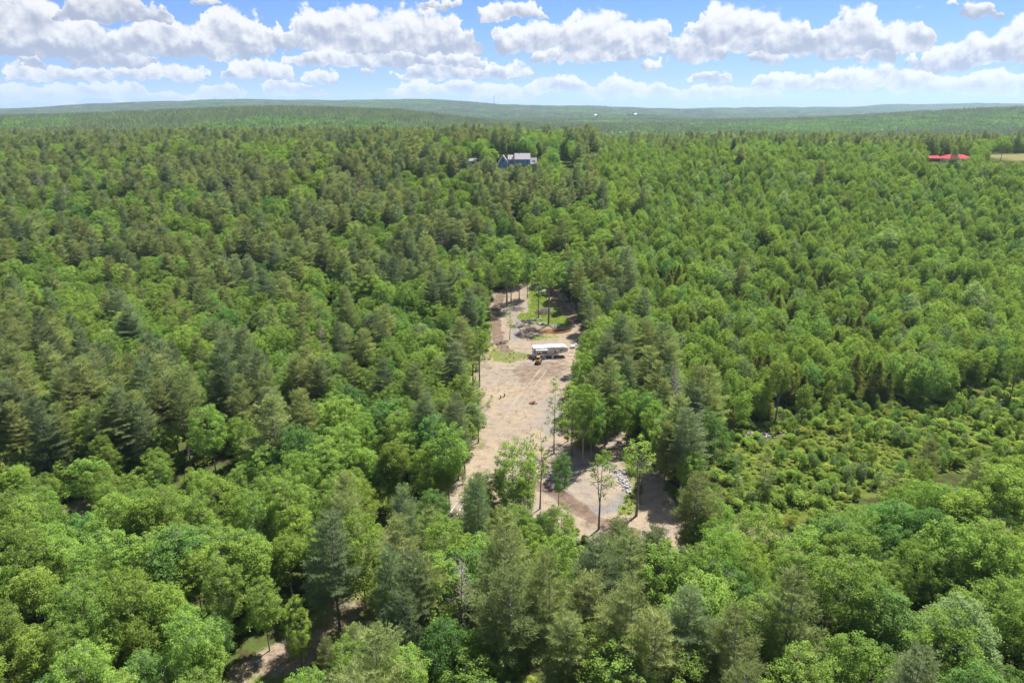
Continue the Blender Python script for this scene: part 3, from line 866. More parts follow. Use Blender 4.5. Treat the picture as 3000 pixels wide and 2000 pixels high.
def build_ground():
    gx = graded(-9500, -22, 37, 0.42, 9500, 1.10, 260)
    gy = graded(-400, 84, 262, 0.45, 10500, 1.075, 200)
    X, Y = np.meshgrid(gx, gy)
    x, y = X.ravel(), Y.ravel()
    z = H(x, y)
    n = len(x)
    A = {k: np.zeros(n) for k in ('cut', 'dirt', 'gravel', 'brown', 'grass', 'field', 'rut')}
    near = np.where((y > 40) & (y < 330) & (np.abs(x) < 190))[0]
    a, b = x[near], y[near]
    dirt = soft(CLEAR, a, b, 2.2, 1)
    dirt = np.maximum(dirt, path_mask(ROAD_C, a, b, 4.2, 2))
    for (qx, qy) in ((240, 1480), (395, 1518)):
        c0 = hit(qx, qy); dirt = np.maximum(dirt, (1 - sm(1.6, 3.6, np.hypot(a - c0[0], (b - c0[1]) * 1.2))) * .95)
    dirt = np.maximum(dirt, path_mask(ROAD_E, a, b, 3.0, 4) * .9)
    A['dirt'][near] = dirt
    g = np.maximum(soft(PAD, a, b, 1.5, 5) * .42, soft(GRAVEL_A, a, b, 2.5, 6) * .6)
    g = np.maximum(g, soft(GRAVEL_B, a, b, 1.2, 7) * .8)
    dp = pdist(PAD, a, b)
    g = np.maximum(g, np.exp(-(dp / 1.6) ** 2) * 0.9)
    g = np.maximum(g, (fbm(a, b, 9, 21) > .60) * dirt * .4)
    A['gravel'][near] = g * np.clip(dirt + .2, 0, 1)
    br = np.maximum(path_mask(TRACK_A, a, b, 1.9, 8), path_mask(TRACK_B, a, b, 1.9, 9))
    br = np.maximum(br, path_mask(TRACK_C, a, b, 1.8, 10) * .85)
    br = np.maximum(br, soft(BROWN, a, b, 3.0, 12) * .62)
    for p in (ROAD_C, TRACK_A, TRACK_B, TRACK_C): br = np.maximum(br, ruts(p, a, b) * .55 * (fbm(a, b, 5, 31) > .42))
    br = np.maximum(br, (soft(CLEAR, a, b, 4.5, 13) < .75) * dirt * .5)
    for k, (px, py) in enumerate([(1545, 1075), (1580, 1090), (1500, 1130), (1530, 1100)]):   # turning marks of the loader
        c0 = hit(px, py); r = np.hypot(a - c0[0], b - c0[1])
        br = np.maximum(br, np.exp(-((r - 3.2 - .6 * k) / .28) ** 2) * (a > c0[0] - 1) * .75)
    rt = np.random.default_rng(17)
    for k in range(16):                        # tyre marks of the comings and goings
        p0 = np.array(hit(rt.uniform(1440, 1640), rt.uniform(1070, 1260))); a0 = rt.normal(1.25, .5); cv = rt.normal() * .05
        q = [p0]
        for _ in range(14): a0 += cv; q.append(q[-1] + np.array([math.cos(a0), math.sin(a0)]) * 1.3)
        dd = pdist(np.array(q), a, b, False)
        br = np.maximum(br, np.exp(-((dd - .8) / .22) ** 2) * rt.uniform(.3, .6))
    A['brown'][near] = br
    dr = pdist(ROAD_C, a, b, False)
    A['rut'][near] = (np.exp(-((dr - .95) / .5) ** 2) * .5 + np.exp(-((dr - 2.9) / .6) ** 2) * .32) * (.45 + fbm(a, b, 7, 39)) * (b > hit(1310, 1460)[1])
    gr = np.maximum.reduce([soft(GRASS_RING, a, b, 1.8, 14), soft(GRASS_B, a, b, 1.6, 15) * .62, soft(GRASS_C, a, b, 1.2, 16) * .6,
                            soft(GRASS_D, a, b, 2.0, 17) * .62, soft(GRASS_E, a, b, 1.6, 18) * .7])
    gr = np.maximum(gr, (1 - soft(CLEAR, a, b, 5.0, 33)) * dirt * .7 * sm(.35, .6, fbm(a, b, 6, 35)))
    gr = np.maximum(gr, sm(.5, .85, fbm(a, b, 3.0, 37)) * dirt * .42 * (pdist(ROAD_C, a, b, False) > 4))
    gr = gr * (1 - path_mask(TRACK_B, a, b, 2.0, 9)) * (1 - path_mask(TRACK_A, a, b, 1.8, 8))
    A['grass'][near] = gr
    A['cut'][near] = soft(CUT, a, b, 4.0, 19) * (1 - soft(CUT_BARE, a, b, 2.0, 20) * .7)
    mid = np.where((y > 330) & (y < 900) & (np.abs(x) < 700))[0]
    A['grass'][mid] = soft(LAWN, x[mid], y[mid], 2, 23)
    A['field'][mid] = soft(FIELD, x[mid], y[mid], 3, 24)
    nx, ny = len(gx), len(gy)
    i = (np.arange(ny - 1)[:, None] * nx + np.arange(nx - 1)[None, :]).ravel()
    me = mesh_np('ground', np.stack([x, y, z], 1), quads=np.stack([i, i + 1, i + nx + 1, i + nx], 1), mats=[ground_material()], smooth=True, attrs=A)
    o = obj('ground', me)
    tag(o, 'sandy clearing, gravel and leaf-covered forest floor of the hills', None, None, 'structure')
    return o

build_ground()
# ------------------------------------------------------------------ where the trees stand
# picture outlines that have to stay open (nothing of a nearer tree may cover them)
VIS = [np.array(p, float) for p in (
    [(1440,868),(1475,845),(1560,840),(1632,858),(1685,935),(1708,985),(1690,1060),(1665,1105),(1632,1140),(1622,1220),(1618,1290),(1640,1335),(1690,1345),(1850,1320),
     (1900,1400),(1950,1455),(1985,1530),(1975,1590),(1900,1570),(1800,1545),(1700,1540),(1590,1510),(1575,1390),(1520,1290),(1440,1385),(1405,1380),
     (1428,1290),(1440,1225),(1405,1185),(1378,1120),(1418,1060),(1436,1000),(1440,920)],
    [(968,1770),(1030,1765),(1068,1828),(1040,1850),(978,1835)], [(715,1955),(810,1940),(850,2005),(700,2005)],
    [(215,1468),(268,1466),(268,1492),(220,1494)], [(380,1512),(412,1510),(412,1526),(382,1526)],
    [(2268,1555),(2300,1570),(2318,1608),(2285,1605)], [(1458,440),(1576,440),(1576,478),(1458,478)],
    [(1640,462),(1672,462),(1676,488),(1640,488)], [(1376,462),(1396,462),(1396,476),(1376,476)],
    [(2715,452),(2842,452),(2842,463),(2715,463)], [(2900,444),(3050,444),(3050,468),(2900,468)],
    [(2120,1285),(2330,1240),(2500,1190),(2640,1180),(2760,1215),(2900,1150),(3060,1120),(3060,1330),(2860,1340),(2600,1350),(2430,1420),(2270,1450),(2150,1420)],
    [(2880,1165),(3010,1165),(3010,1205),(2880,1205)])]
CLEAR_OPEN = world_poly([(1440,868),(1475,845),(1560,838),(1632,858),(1685,935),(1712,985),(1700,1060),(1675,1110),(1645,1150),(1640,1230),(1640,1290),(1700,1330),(1850,1300),
     (1915,1400),(1965,1455),(2000,1530),(2010,1610),(1900,1600),(1800,1570),(1700,1565),(1590,1540),(1480,1500),(1330,1470),(1300,1440),(1392,1385),
     (1412,1290),(1430,1225),(1405,1185),(1378,1120),(1418,1060),(1436,1000),(1440,920)])
NO_BASE = [CLEAR_OPEN, CUT, LAWN, FIELD]

def blocked(x, y, z, h, R):
    """True for a tree that would hide an open outline"""
    bad = np.zeros(len(x), bool)
    for f in (0.32, 0.5, 0.68, 0.85, 1.0):
        for s in (-0.75, 0, 0.75):
            px, py, d = project(x + s * R * (1.15 - f * .5), y, z + h * f)
            for i, poly in enumerate(VIS):
                lim = {6: 431, 7: 440, 8: 430, 9: 463, 10: 520}.get(i, 1e9)
                bad |= inside(poly, px, py) & (y < lim)
    return bad

def zone_of(px, py, x, y, rnd, rnd2):
    """species key and height from where the crown stands"""
    n1 = fbm(x, y, 26, 41, 2); n2 = fbm(x, y, 60, 43, 2)
    pf = np.full(px.shape, 0.50) + (n1 - .5) * 2.6                     # pine share, in clumps
    def put(mask, v, spread): 
        pf[mask] = v + (n1[mask] - .5) * spread
    young = (px > 1700) & (py < 1180) & (py > 395) & (px > 1690 + (py - 420) * 0.42)
    put(young, -0.02, 0.16)
    right_low = (px > 1950) & (py >= 1300)
    put(right_low, 0.05, .25)
    left_low = (py > 1290 + 60 * np.sin(px / 160.0)) & (px < 980)
    put(left_low, 0.05, .35)
    bottom = (py > 1520) & (px > 930) & (px < 1780)
    put(bottom, 0.62, 1.0)
    flank = (px > 1690) & (px <= 2250) & (py > 830) & (py < 1420) & ~young
    put(flank, 0.42, 1.4)
    lm = (px < 1000) & (py > 1000) & (py < 1300) & ~left_low
    put(lm, 0.72, 1.2)
    ridge = (py < 470) & (px < 1750)
    put(ridge, 0.42, 2.4)
    ridge_r = (py < 425) & (px >= 1750)
    put(ridge_r, 0.10, 1.6)
    patch = np.zeros(px.shape, bool)
    for (cx, cy_, rx, ry) in [(150,640,140,45),(290,590,80,40),(330,640,110,60),(120,830,150,70),(290,860,150,70),(480,830,90,60),(420,960,200,70),(700,950,110,50),(640,720,60,40),
                              (880,1060,160,60),(1180,900,120,60),(1330,820,110,90),(1250,980,100,80),(1060,740,110,45),(1330,600,60,40),(1150,1120,120,80),(820,470,60,30),(900,610,50,25),
                              (1110,1240,210,110),(1000,1330,260,90),(560,1140,80,50),(1480,740,90,60),(1650,760,120,60),(1420,455,50,30),(1590,430,70,40),(340,480,60,20)]:
        patch |= ((px - cx) / rx) ** 2 + ((py - cy_) / ry) ** 2 < 1
    pf[patch] = 0.08
    is_p = rnd < pf
    cedar = (px > 1950) & (px < 2720) & (py > 780) & (py < 1180) & young & (fbm(x, y, 14, 47, 2) > .60) & (rnd2 < .6)
    return young, is_p & ~cedar, cedar, n1, n2

def scatter(y0, y1, step, seed):
    rng = np.random.default_rng(seed)
    xs, ys = [], []
    yy = np.arange(y0, y1, step)
    for r, yv in enumerate(yy):
        w = yv * 0.86 + 45
        row = np.arange(-w, w, step) + (r % 2) * step / 2
        xs.append(row + rng.uniform(-.42, .42, len(row)) * step); ys.append(yv + rng.uniform(-.42, .42, len(row)) * step)
    return np.concatenate(xs), np.concatenate(ys), rng

def make_stand(y0, y1, step, seed):
    x, y, rng = scatter(y0, y1, step, seed)
    z = H(x, y)
    r1, r2, r3, r4 = (rng.random(len(x)) for _ in range(4))
    px, py, d = project(x, y, z + 10)
    young, isp, ced, n1, n2 = zone_of(px, py, x, y, r1, r2)
    h = np.where(isp, 15.5 + 4.5 * r3, np.where(ced, 8 + 3 * r3, np.where(young, 8.5 + 3.2 * r3, 11.5 + 4.5 * r3)))
    h *= (0.86 + 0.25 * n2) * (0.92 + 0.22 * rng.random(len(x)) ** 2)
    h = np.where(young & ~isp & ~ced, h * (.74 + .55 * n1), h)
    h = np.where(isp & (px > 1750) & (py < 430), h * .72, h)
    h = np.where((px < 620) & (py > 1310) & (py < 1470) & ~isp, h * .66, h)
    R = np.where(isp, 2.9, np.where(young | ced, 2.1, 3.6))
    keep = r4 > np.where(young, 0.0, np.where(isp, 0.08, 0.16)) + 0.5 * sm(.62, .74, fbm(x, y, 17, 49, 2))
    for P in NO_BASE: keep &= ~inside(P, x, y)
    for P, w in ((ROAD_C, 1.6), (ROAD_E, 1.5)): keep &= pdist(P, x, y, False) > w
    for (bx, by, bw) in RESERVED: keep &= np.hypot(x - bx, y - by) > bw
    keep &= ~blocked(x, y, z, h, R)
    kinds = []
    cb = rng.random(len(x))
    for i in range(len(x)):
        if not keep[i]: kinds.append(''); continue
        q = cb[i]
        if ced[i]: k = 'c%d' % int(q * 3)
        elif isp[i]: k = 'p%d' % int(q / .965 * 6) if q < .965 else 'd%d' % int(r2[i] * 2)
        elif young[i]: k = 'y' + '0111210112413'[int(q * 13)]
        else:
            t = n1[i] * .5 + q * .5
            k = 'b' + ('3' if t < .28 else '4' if t < .34 else '0' if t < .44 else '1' if t < .52 else '2' if t < .60 else '6' if t < .68 else '5' if t < .78 else '7')
        kinds.append(k)
    idx = np.where(keep)[0]
    return [(kinds[i], x[i], y[i], z[i], h[i], rng.uniform(0, 6.283)) for i in idx]

# hand-placed trees: kind, foot px, foot py, top py, width factor, label
HAND = [
 ('t3',1485,897,722,1.15,'broad multi-stemmed tree over the brush at the upper left of the clearing'),
 ('t2',1497,884,740,1.1,'slim tree just right of the multi-stemmed tree at the clearing top'),
 ('t2',1521,878,745,1.2,'slender leafy tree in the middle of the upper clearing group'),
 ('t5',1545,874,735,.8,'rightmost leafy tree of the upper clearing group beside the grass'),
 ('t2',1577,931,757,1.1,'single straight slender tree standing behind the rock pile by the grass ring'),
 ('t0',1607,952,752,1.0,'forked tree with two bare stems above the muddy pond'),
 ('t4',1493,995,897,1.3,'thin sapling beside the left track above the camper'),
 ('t6',1386,1136,952,1.0,'leaning multi-stemmed tree at the left edge of the clearing below the camper'),
 ('t0',1405,1133,962,.9,'open-crowned forked tree at the left edge near the utility risers'),
 ('q0',1720,1078,872,1.0,'tall bare-stemmed pine right of the camper'),
 ('t2',1702,1120,985,.9,'thin leafy tree just below the pallet right of the camper'),
 ('t4',1738,1092,960,1.3,'thin young tree close behind the bare-stemmed pine'),
 ('q2',1860,1180,1062,1.0,'small rust-brown dying conifer in the trees right of the clearing'),
 ('t2',1623,1327,1106,.9,'tallest pole-like tree with leaves up its stem in mid clearing'),
 ('t2',1675,1337,1114,1.15,'leafy pole tree second from left in the mid clearing row'),
 ('t3',1706,1363,1112,.78,'biggest full-crowned tree with clustered stems in mid clearing'),
 ('t5',1730,1352,1150,.8,'green tree close behind the clustered stems in mid clearing'),
 ('t5',1768,1262,1080,.9,'leafy tree right of the mid clearing row on bare dirt'),
 ('t2',1662,1238,1105,1.0,'slim tree at the right edge of the sandy road'),
 ('t5',1636,1489,1312,.85,'dark green tree with low leaves standing on the brown track'),
 ('t4',1582,1490,1262,1.0,'very thin sparse tree left of the dark green one on the track'),
 ('t4',1552,1402,1258,1.2,'thin sparse sapling behind the leafy tree at the road bend'),
 ('t1',1754,1550,1313,.9,'bare Y-forked tree in front of the gravel pad'),
 ('t1',1864,1510,1284,1.15,'Y-forked tree with fuller crown right of the gravel pad'),
 ('t5',1861,1278,1120,1.0,'grey-stemmed tree at the right rim of the clearing'),
 ('t6',1362,1384,1198,.95,'tilted multi-stemmed tree at the left side of the sandy road'),
 ('q0',1361,1485,1378,.8,'small bare-stemmed pine at the foot of the sandy road'),
 ('p5',1403,1537,1392,.8,'young pine left of the full leafy tree at the road bend'),
 ('b0',1506,1560,1300,.95,'full leafy tree at the road bend hiding the lower road'),
 ('b2',1640,1660,1490,1.0,'round bright tree in front of the brown track'),
 ('t5',2053,1557,1400,1.0,'tree on bare dirt at the lower right corner of the clearing'),
 ('q1',2232,1466,1338,1.1,'ragged flat-topped half-dead pine at the edge of the shrubby cutover'),
 ('t3',2272,1229,1048,1.0,'pale-trunked round tree at the edge of the shrubby cutover'),
 ('t3',2957,1176,1008,.8,'leaning pale-trunked tree on the stone heap near the right edge'),
 ('p5',2692,1448,1294,1.15,'twin-topped pine rising from the shrubs at the right'),
 ('p5',2594,1551,1392,1.25,'wide pine below the twin-topped one at the right'),
 ('p5',2848,1466,1346,1.35,'wide-limbed pine farthest right in the cutover'),
 ('p1',1800,1793,1532,1.05,'left pine of the tall pair below the gravel pad'),
 ('p3',1904,1832,1554,1.25,'right pine of the tall pair below the gravel pad'),
 ('p5',2789,1795,1637,1.25,'lone broad pine among leafy crowns at the lower right'),
 ('p1',2369,1982,1736,1.2,'ragged pine at the bottom edge right of centre'),
 ('p5',2590,1990,1850,1.2,'low pine at the bottom edge in the right quarter'),
 ('p2',1481,1999,1583,1.1,'tallest pine at the bottom edge in the centre'),
 ('p1',1566,1902,1663,1.0,'pine just right of the tallest one at the bottom centre'),
 ('p3',1233,1884,1686,1.1,'pine at bottom centre right of the sand patch'),
 ('p5',1049,1988,1832,1.25,'pine at the bottom edge below the sand patch'),
 ('p4',1236,1597,1472,1.1,'left of two dark pines left of the clearing foot'),
 ('p3',1301,1583,1488,1.0,'right of two dark pines left of the clearing foot'),
 ('p1',1320,1735,1602,1.1,'grey-green pine with forked dead limb below the clearing foot'),
 ('p5',1102,1854,1732,1.15,'olive pine touching the right side of the sand patch'),
 ('b2',640,1790,1560,1.2,'big rounded leafy tree left of the dark gap at the lower left'),
 ('b3',860,1770,1545,1.0,'tall bright leafy tree just left of the sand patch'),
 ('b1',1366,1255,1092,1.0,'leafy tree crowding the left side of the sandy road below the risers'),
 ('b6',1338,1335,1180,1.0,'deep green tree on the left bank of the sandy road'),
 ('t5',1318,1425,1262,1.1,'leafy tree at the lower left bank of the sandy road'),
 ('b4',1262,1490,1318,1.0,'yellow-green tree left of the foot of the sandy road'),
 ('b1',1412,1592,1420,.9,'mid-green tree below the young pine at the road bend'),
 ('t3',1540,1588,1402,.75,'multi-stemmed tree right of the full leafy tree at the road bend'),
 ('b5',1590,1640,1490,.8,'dark leafy tree below the brown track'),
 ('b0',1700,1205,1030,.8,'leafy tree in the belt right of the sandy road, below the camper'),
 ('b6',1748,1188,1012,.9,'deep green tree in the belt right of the brown yard'),
 ('t2',1664,1292,1130,1.1,'slim leafy tree between the sandy road and the tree belt'),
 ('b6',1796,1256,1082,.9,'deep green tree in the belt above the gravel pad'),
 ('b1',1836,1305,1140,.9,'mid-green tree above the right rim of the gravel pad'),
 ('p1',1945,1435,1238,.95,'pine on the right bank of the clearing beside the gravel pad'),
 ('b2',1905,1352,1182,.85,'leafy tree on the right bank above the gravel pad'),
 ('d0',962,1205,1082,1.2,'left one of two bare grey dead trees left of the clearing'),
 ('d1',1018,1200,1075,1.2,'right one of two bare grey dead trees left of the clearing'),
 ('d1',648,1248,1092,1.3,'bare branchy dead tree among the left pines'),
 ('d0',588,1240,1110,1.3,'shorter bare dead tree among the left pines'),
 ('p5',1524,506,480,1.4,'dark little pine in front of the blue house'),
 ('b1',1548,507,481,1.2,'small leafy tree in front of the right half of the blue house'),
 ('b7',1500,507,482,1.3,'small pale leafy tree in front of the garage wing of the blue house'),
 ('t6',1402,1296,1128,.9,'leaning open tree right at the left edge of the sandy road'),
 ('b4',886,1958,1772,.8,'bright tree between the sand patch and the shaded ground at the bottom'),
 ('b0',790,1905,1705,.9,'leafy tree on the near side of the dark gap at the lower left'),
 ('b6',640,1975,1800,1.0,'deep green tree at the bottom edge left of the shaded ground'),
 ('p5',965,1998,1872,1.1,'low pine at the bottom edge below the sand patch, on its left'),
 ('b3',1570,430,392,1.3,'large yellow-green tree behind the blue house'),
 ('b0',1648,455,381,1.15,'largest round green tree right behind the blue house'),
 ('b5',1720,432,383,.9,'darkest round tree on the ridge right of the blue house'),
 ('b2',1455,462,405,1.2,'round green tree left behind the blue house'),
 ('b7',1618,492,453,1.5,'round tree in front of the lawn right of the blue house'),
 ('b7',1415,490,452,1.2,'round tree left of the blue house beside the shed'),
]
RESERVED = []
HAND_POS = []
for (k, fx, fy, ty, wd, lab) in HAND:
    x, y = hit(fx, fy, fn=H0 if fy < 800 else H)
    z = Hf(x, y)
    lo, hi = 1.0, 40.0
    for _ in range(30):
        m_ = (lo + hi) / 2
        if project(x, y, z + m_)[1] > ty: lo = m_
        else: hi = m_
    HAND_POS.append((k, x, y, (lo + hi) / 2, wd, lab))
    RESERVED.append((x, y, 2.6 if fy > 800 else 6.0))
HOUSE = hit(1517, 488)
RED = hit(2800, 470)
RESERVED += [(HOUSE[0] + dx, HOUSE[1] + dy, 7.5) for dx in (-12, -6, 0, 6, 12) for dy in (-4, 4, 10)]
RESERVED += [(RED[0] + dx, RED[1] + 4, 8) for dx in (-14, -6, 4, 10)]

for (k, x, y, h, wd, lab) in HAND_POS:
    plant(k, x, y, h, RNG.uniform(0, 6.28), lab, None, wd)

stand = make_stand(44, 215, 4.3, 11) + make_stand(215, 420, 4.7, 12) + make_stand(420, 640, 5.2, 13) + make_stand(640, 1050, 6.4, 14)
# edge trees of the dark gap behind the clearing
SX = np.array([t[1] for t in stand]); SY = np.array([t[2] for t in stand]); SZ = np.array([t[3] for t in stand]); SH = np.array([t[4] for t in stand])
PX, PY, PD = project(SX, SY, SZ + SH * .75)
in_view = (PX > -40) & (PX < 3040) & (PY < 2040)
size = SH / PD

# individuals: the 300 of each kind that show largest; everything behind them is one object per kind
LIMIT = {'broadleaf_tree': 285, 'young_broadleaf_tree': 290, 'pine_tree': 285, 'cedar_tree': 120, 'dead_tree': 40}
order = np.argsort(-size)
single, rest = [], []
count = {}
for i in order:
    n = TREE_NAME[stand[i][0][0]]
    if in_view[i] and count.get(n, 0) < LIMIT[n]:
        count[n] = count.get(n, 0) + 1; single.append(i)
    else: rest.append(i)

COLS = [(250, 'far left'), (500, 'left'), (750, 'mid-left'), (1000, 'inner left'), (1250, 'near left'), (1500, 'centre left'), (1750, 'centre right'), (2000, 'near right'), (2250, 'inner right'), (2500, 'mid-right'), (2750, 'right'), (1e9, 'far right')]
ROWS = [(560, 'by the ridge'), (700, 'high on the slope'), (800, 'above mid height'), (900, 'just above mid height'), (1000, 'at mid height'), (1100, 'just below mid height'), (1200, 'below mid height'), (1300, 'well below mid height'), (1450, 'in the lower part'), (1600, 'far down'), (1800, 'near the bottom'), (1e9, 'at the bottom edge')]
LOOK = {'b0':'mid-green','b1':'mid-green','b2':'mid-green','b3':'yellow-green','b4':'yellow-green','b5':'deep green','b6':'deep green','b7':'pale grey-green',
        'y0':'mid-green','y1':'yellow-green','y2':'mid-green','y3':'pale grey-green','y4':'deep green',
        'p0':'olive','p1':'olive','p2':'olive','p3':'dark','p4':'dark','p5':'low-branched olive','c0':'yellowish','c1':'yellowish','c2':'yellowish','d0':'bare grey','d1':'bare grey'}
WORD = {'b': 'leafy tree', 'y': 'young leafy tree', 'p': 'pine', 'c': 'cedar', 'd': 'dead tree'}
ORD = ['first', 'second', 'third', 'fourth', 'fifth', 'sixth', 'seventh', 'eighth', 'ninth', 'tenth', 'eleventh', 'twelfth', 'thirteenth', 'fourteenth', 'fifteenth', 'sixteenth', 'seventeenth', 'eighteenth', 'nineteenth', 'twentieth']
cells = {}
for i in single:
    k = stand[i][0]
    c = next(n for lim, n in COLS if PX[i] < lim); r = next(n for lim, n in ROWS if PY[i] < lim)
    cells.setdefault((LOOK[k], WORD[k[0]], c, r), []).append(i)
for (look, word, c, r), members in cells.items():
    members.sort(key=lambda i: PX[i])
    for j, i in enumerate(members):
        k, x, y, z, h, rz = stand[i]
        if len(members) == 1: lab = f'only {look} {word} {r}, {c} woods'
        elif len(members) == 2: lab = f'{("left", "right")[j]} of two {look} {word}s {r}, {c} woods'
        else: lab = f'{look} {word} {r}, {c} woods, {ORD[min(j, 19)]} from left'
        plant(k, x, y, h, rz, lab, f'{word}s of the woods', 0.82 + 0.42 * ((i * 7919) % 997) / 997)

# ------------------------------------------------------------------ the rest of the woods: one object per kind
def instancer(name, pts, kinds, rots, scls, label, protos, wide=True):
    """protos: {key: [objects]} joined per key; every point picks one"""
    keys = sorted(set(kinds))
    me = bpy.data.meshes.new(name)
    me.vertices.add(len(pts)); me.vertices.foreach_set('co', np.asarray(pts, np.float32).ravel())
    def at(n, t, v, f='value'):
        a = me.attributes.new(n, t, 'POINT'); a.data.foreach_set(f, v)
    at('pick', 'INT', np.array([keys.index(k) for k in kinds], np.int32))
    at('turn', 'FLOAT', np.asarray(rots, np.float32))
    at('size', 'FLOAT', np.asarray(scls, np.float32))
    at('wide', 'FLOAT', (np.random.default_rng(len(pts)).uniform(.82, 1.24, len(pts)) if wide else np.ones(len(pts))).astype(np.float32))
    o = obj(name, me)
    ng = bpy.data.node_groups.new(name, 'GeometryNodeTree')
    ng.interface.new_socket('Geometry', in_out='INPUT', socket_type='NodeSocketGeometry')
    ng.interface.new_socket('Geometry', in_out='OUTPUT', socket_type='NodeSocketGeometry')
    N, L = ng.nodes, ng.links
    gi, go = N.new('NodeGroupInput'), N.new('NodeGroupOutput')
    iop = N.new('GeometryNodeInstanceOnPoints')
    iop.inputs['Pick Instance'].default_value = True
    jn = N.new('GeometryNodeJoinGeometry')
    for k in reversed(keys):                 # a join lists its inputs last link first
        j2 = N.new('GeometryNodeJoinGeometry')
        for q in protos[k]:
            oi = N.new('GeometryNodeObjectInfo'); oi.transform_space = 'ORIGINAL'
            oi.inputs['Object'].default_value = q
            L.new(oi.outputs['Geometry'], j2.inputs[0])
        g2 = N.new('GeometryNodeGeometryToInstance'); L.new(j2.outputs[0], g2.inputs[0]); L.new(g2.outputs[0], jn.inputs[0])
    def na(n, t):
        a = N.new('GeometryNodeInputNamedAttribute'); a.data_type = t; a.inputs['Name'].default_value = n; return a.outputs[0]
    cr = N.new('ShaderNodeCombineXYZ'); L.new(na('turn', 'FLOAT'), cr.inputs[2])
    er = N.new('FunctionNodeEulerToRotation'); L.new(cr.outputs[0], er.inputs[0])
    cs = N.new('ShaderNodeCombineXYZ'); sz = na('size', 'FLOAT')
    wm = N.new('ShaderNodeMath'); wm.operation = 'MULTIPLY'; L.new(sz, wm.inputs[0]); L.new(na('wide', 'FLOAT'), wm.inputs[1])
    L.new(wm.outputs[0], cs.inputs[0]); L.new(wm.outputs[0], cs.inputs[1]); L.new(sz, cs.inputs[2])
    L.new(gi.outputs[0], iop.inputs['Points']); L.new(jn.outputs[0], iop.inputs['Instance'])
    L.new(na('pick', 'INT'), iop.inputs['Instance Index'])
    L.new(er.outputs[0], iop.inputs['Rotation']); L.new(cs.outputs[0], iop.inputs['Scale'])
    L.new(iop.outputs[0], go.inputs[0])
    md = o.modifiers.new('scatter', 'NODES'); md.node_group = ng
    tag(o, label, None, None, 'stuff')
    return o

for key, name, label in (('b', 'broadleaf_forest', 'mass of leafy trees covering the slopes behind the nearer crowns'),
                         ('y', 'young_regrowth_forest', 'dense young green regrowth covering the slope right of the clearing'),
                         ('p', 'pine_forest', 'mass of grey-green pines covering the left slope up to the ridge'),
                         ('c', 'cedar_thicket', 'yellowish cedars mixed into the young regrowth'),
                         ('d', 'dead_standing_timber', 'bare dead trees scattered through the pine woods')):
    ids = [i for i in rest if stand[i][0][0] == key and stand[i][0] in FIRST]
    if not ids: continue
    ks = [stand[i][0] for i in ids]
    instancer(name, [(stand[i][1], stand[i][2], stand[i][3]) for i in ids], ks, [stand[i][5] for i in ids],
              [stand[i][4] / PROTO[stand[i][0]]['h'] for i in ids], label, {k: [q for q in FIRST[k] if q] for k in set(ks)})
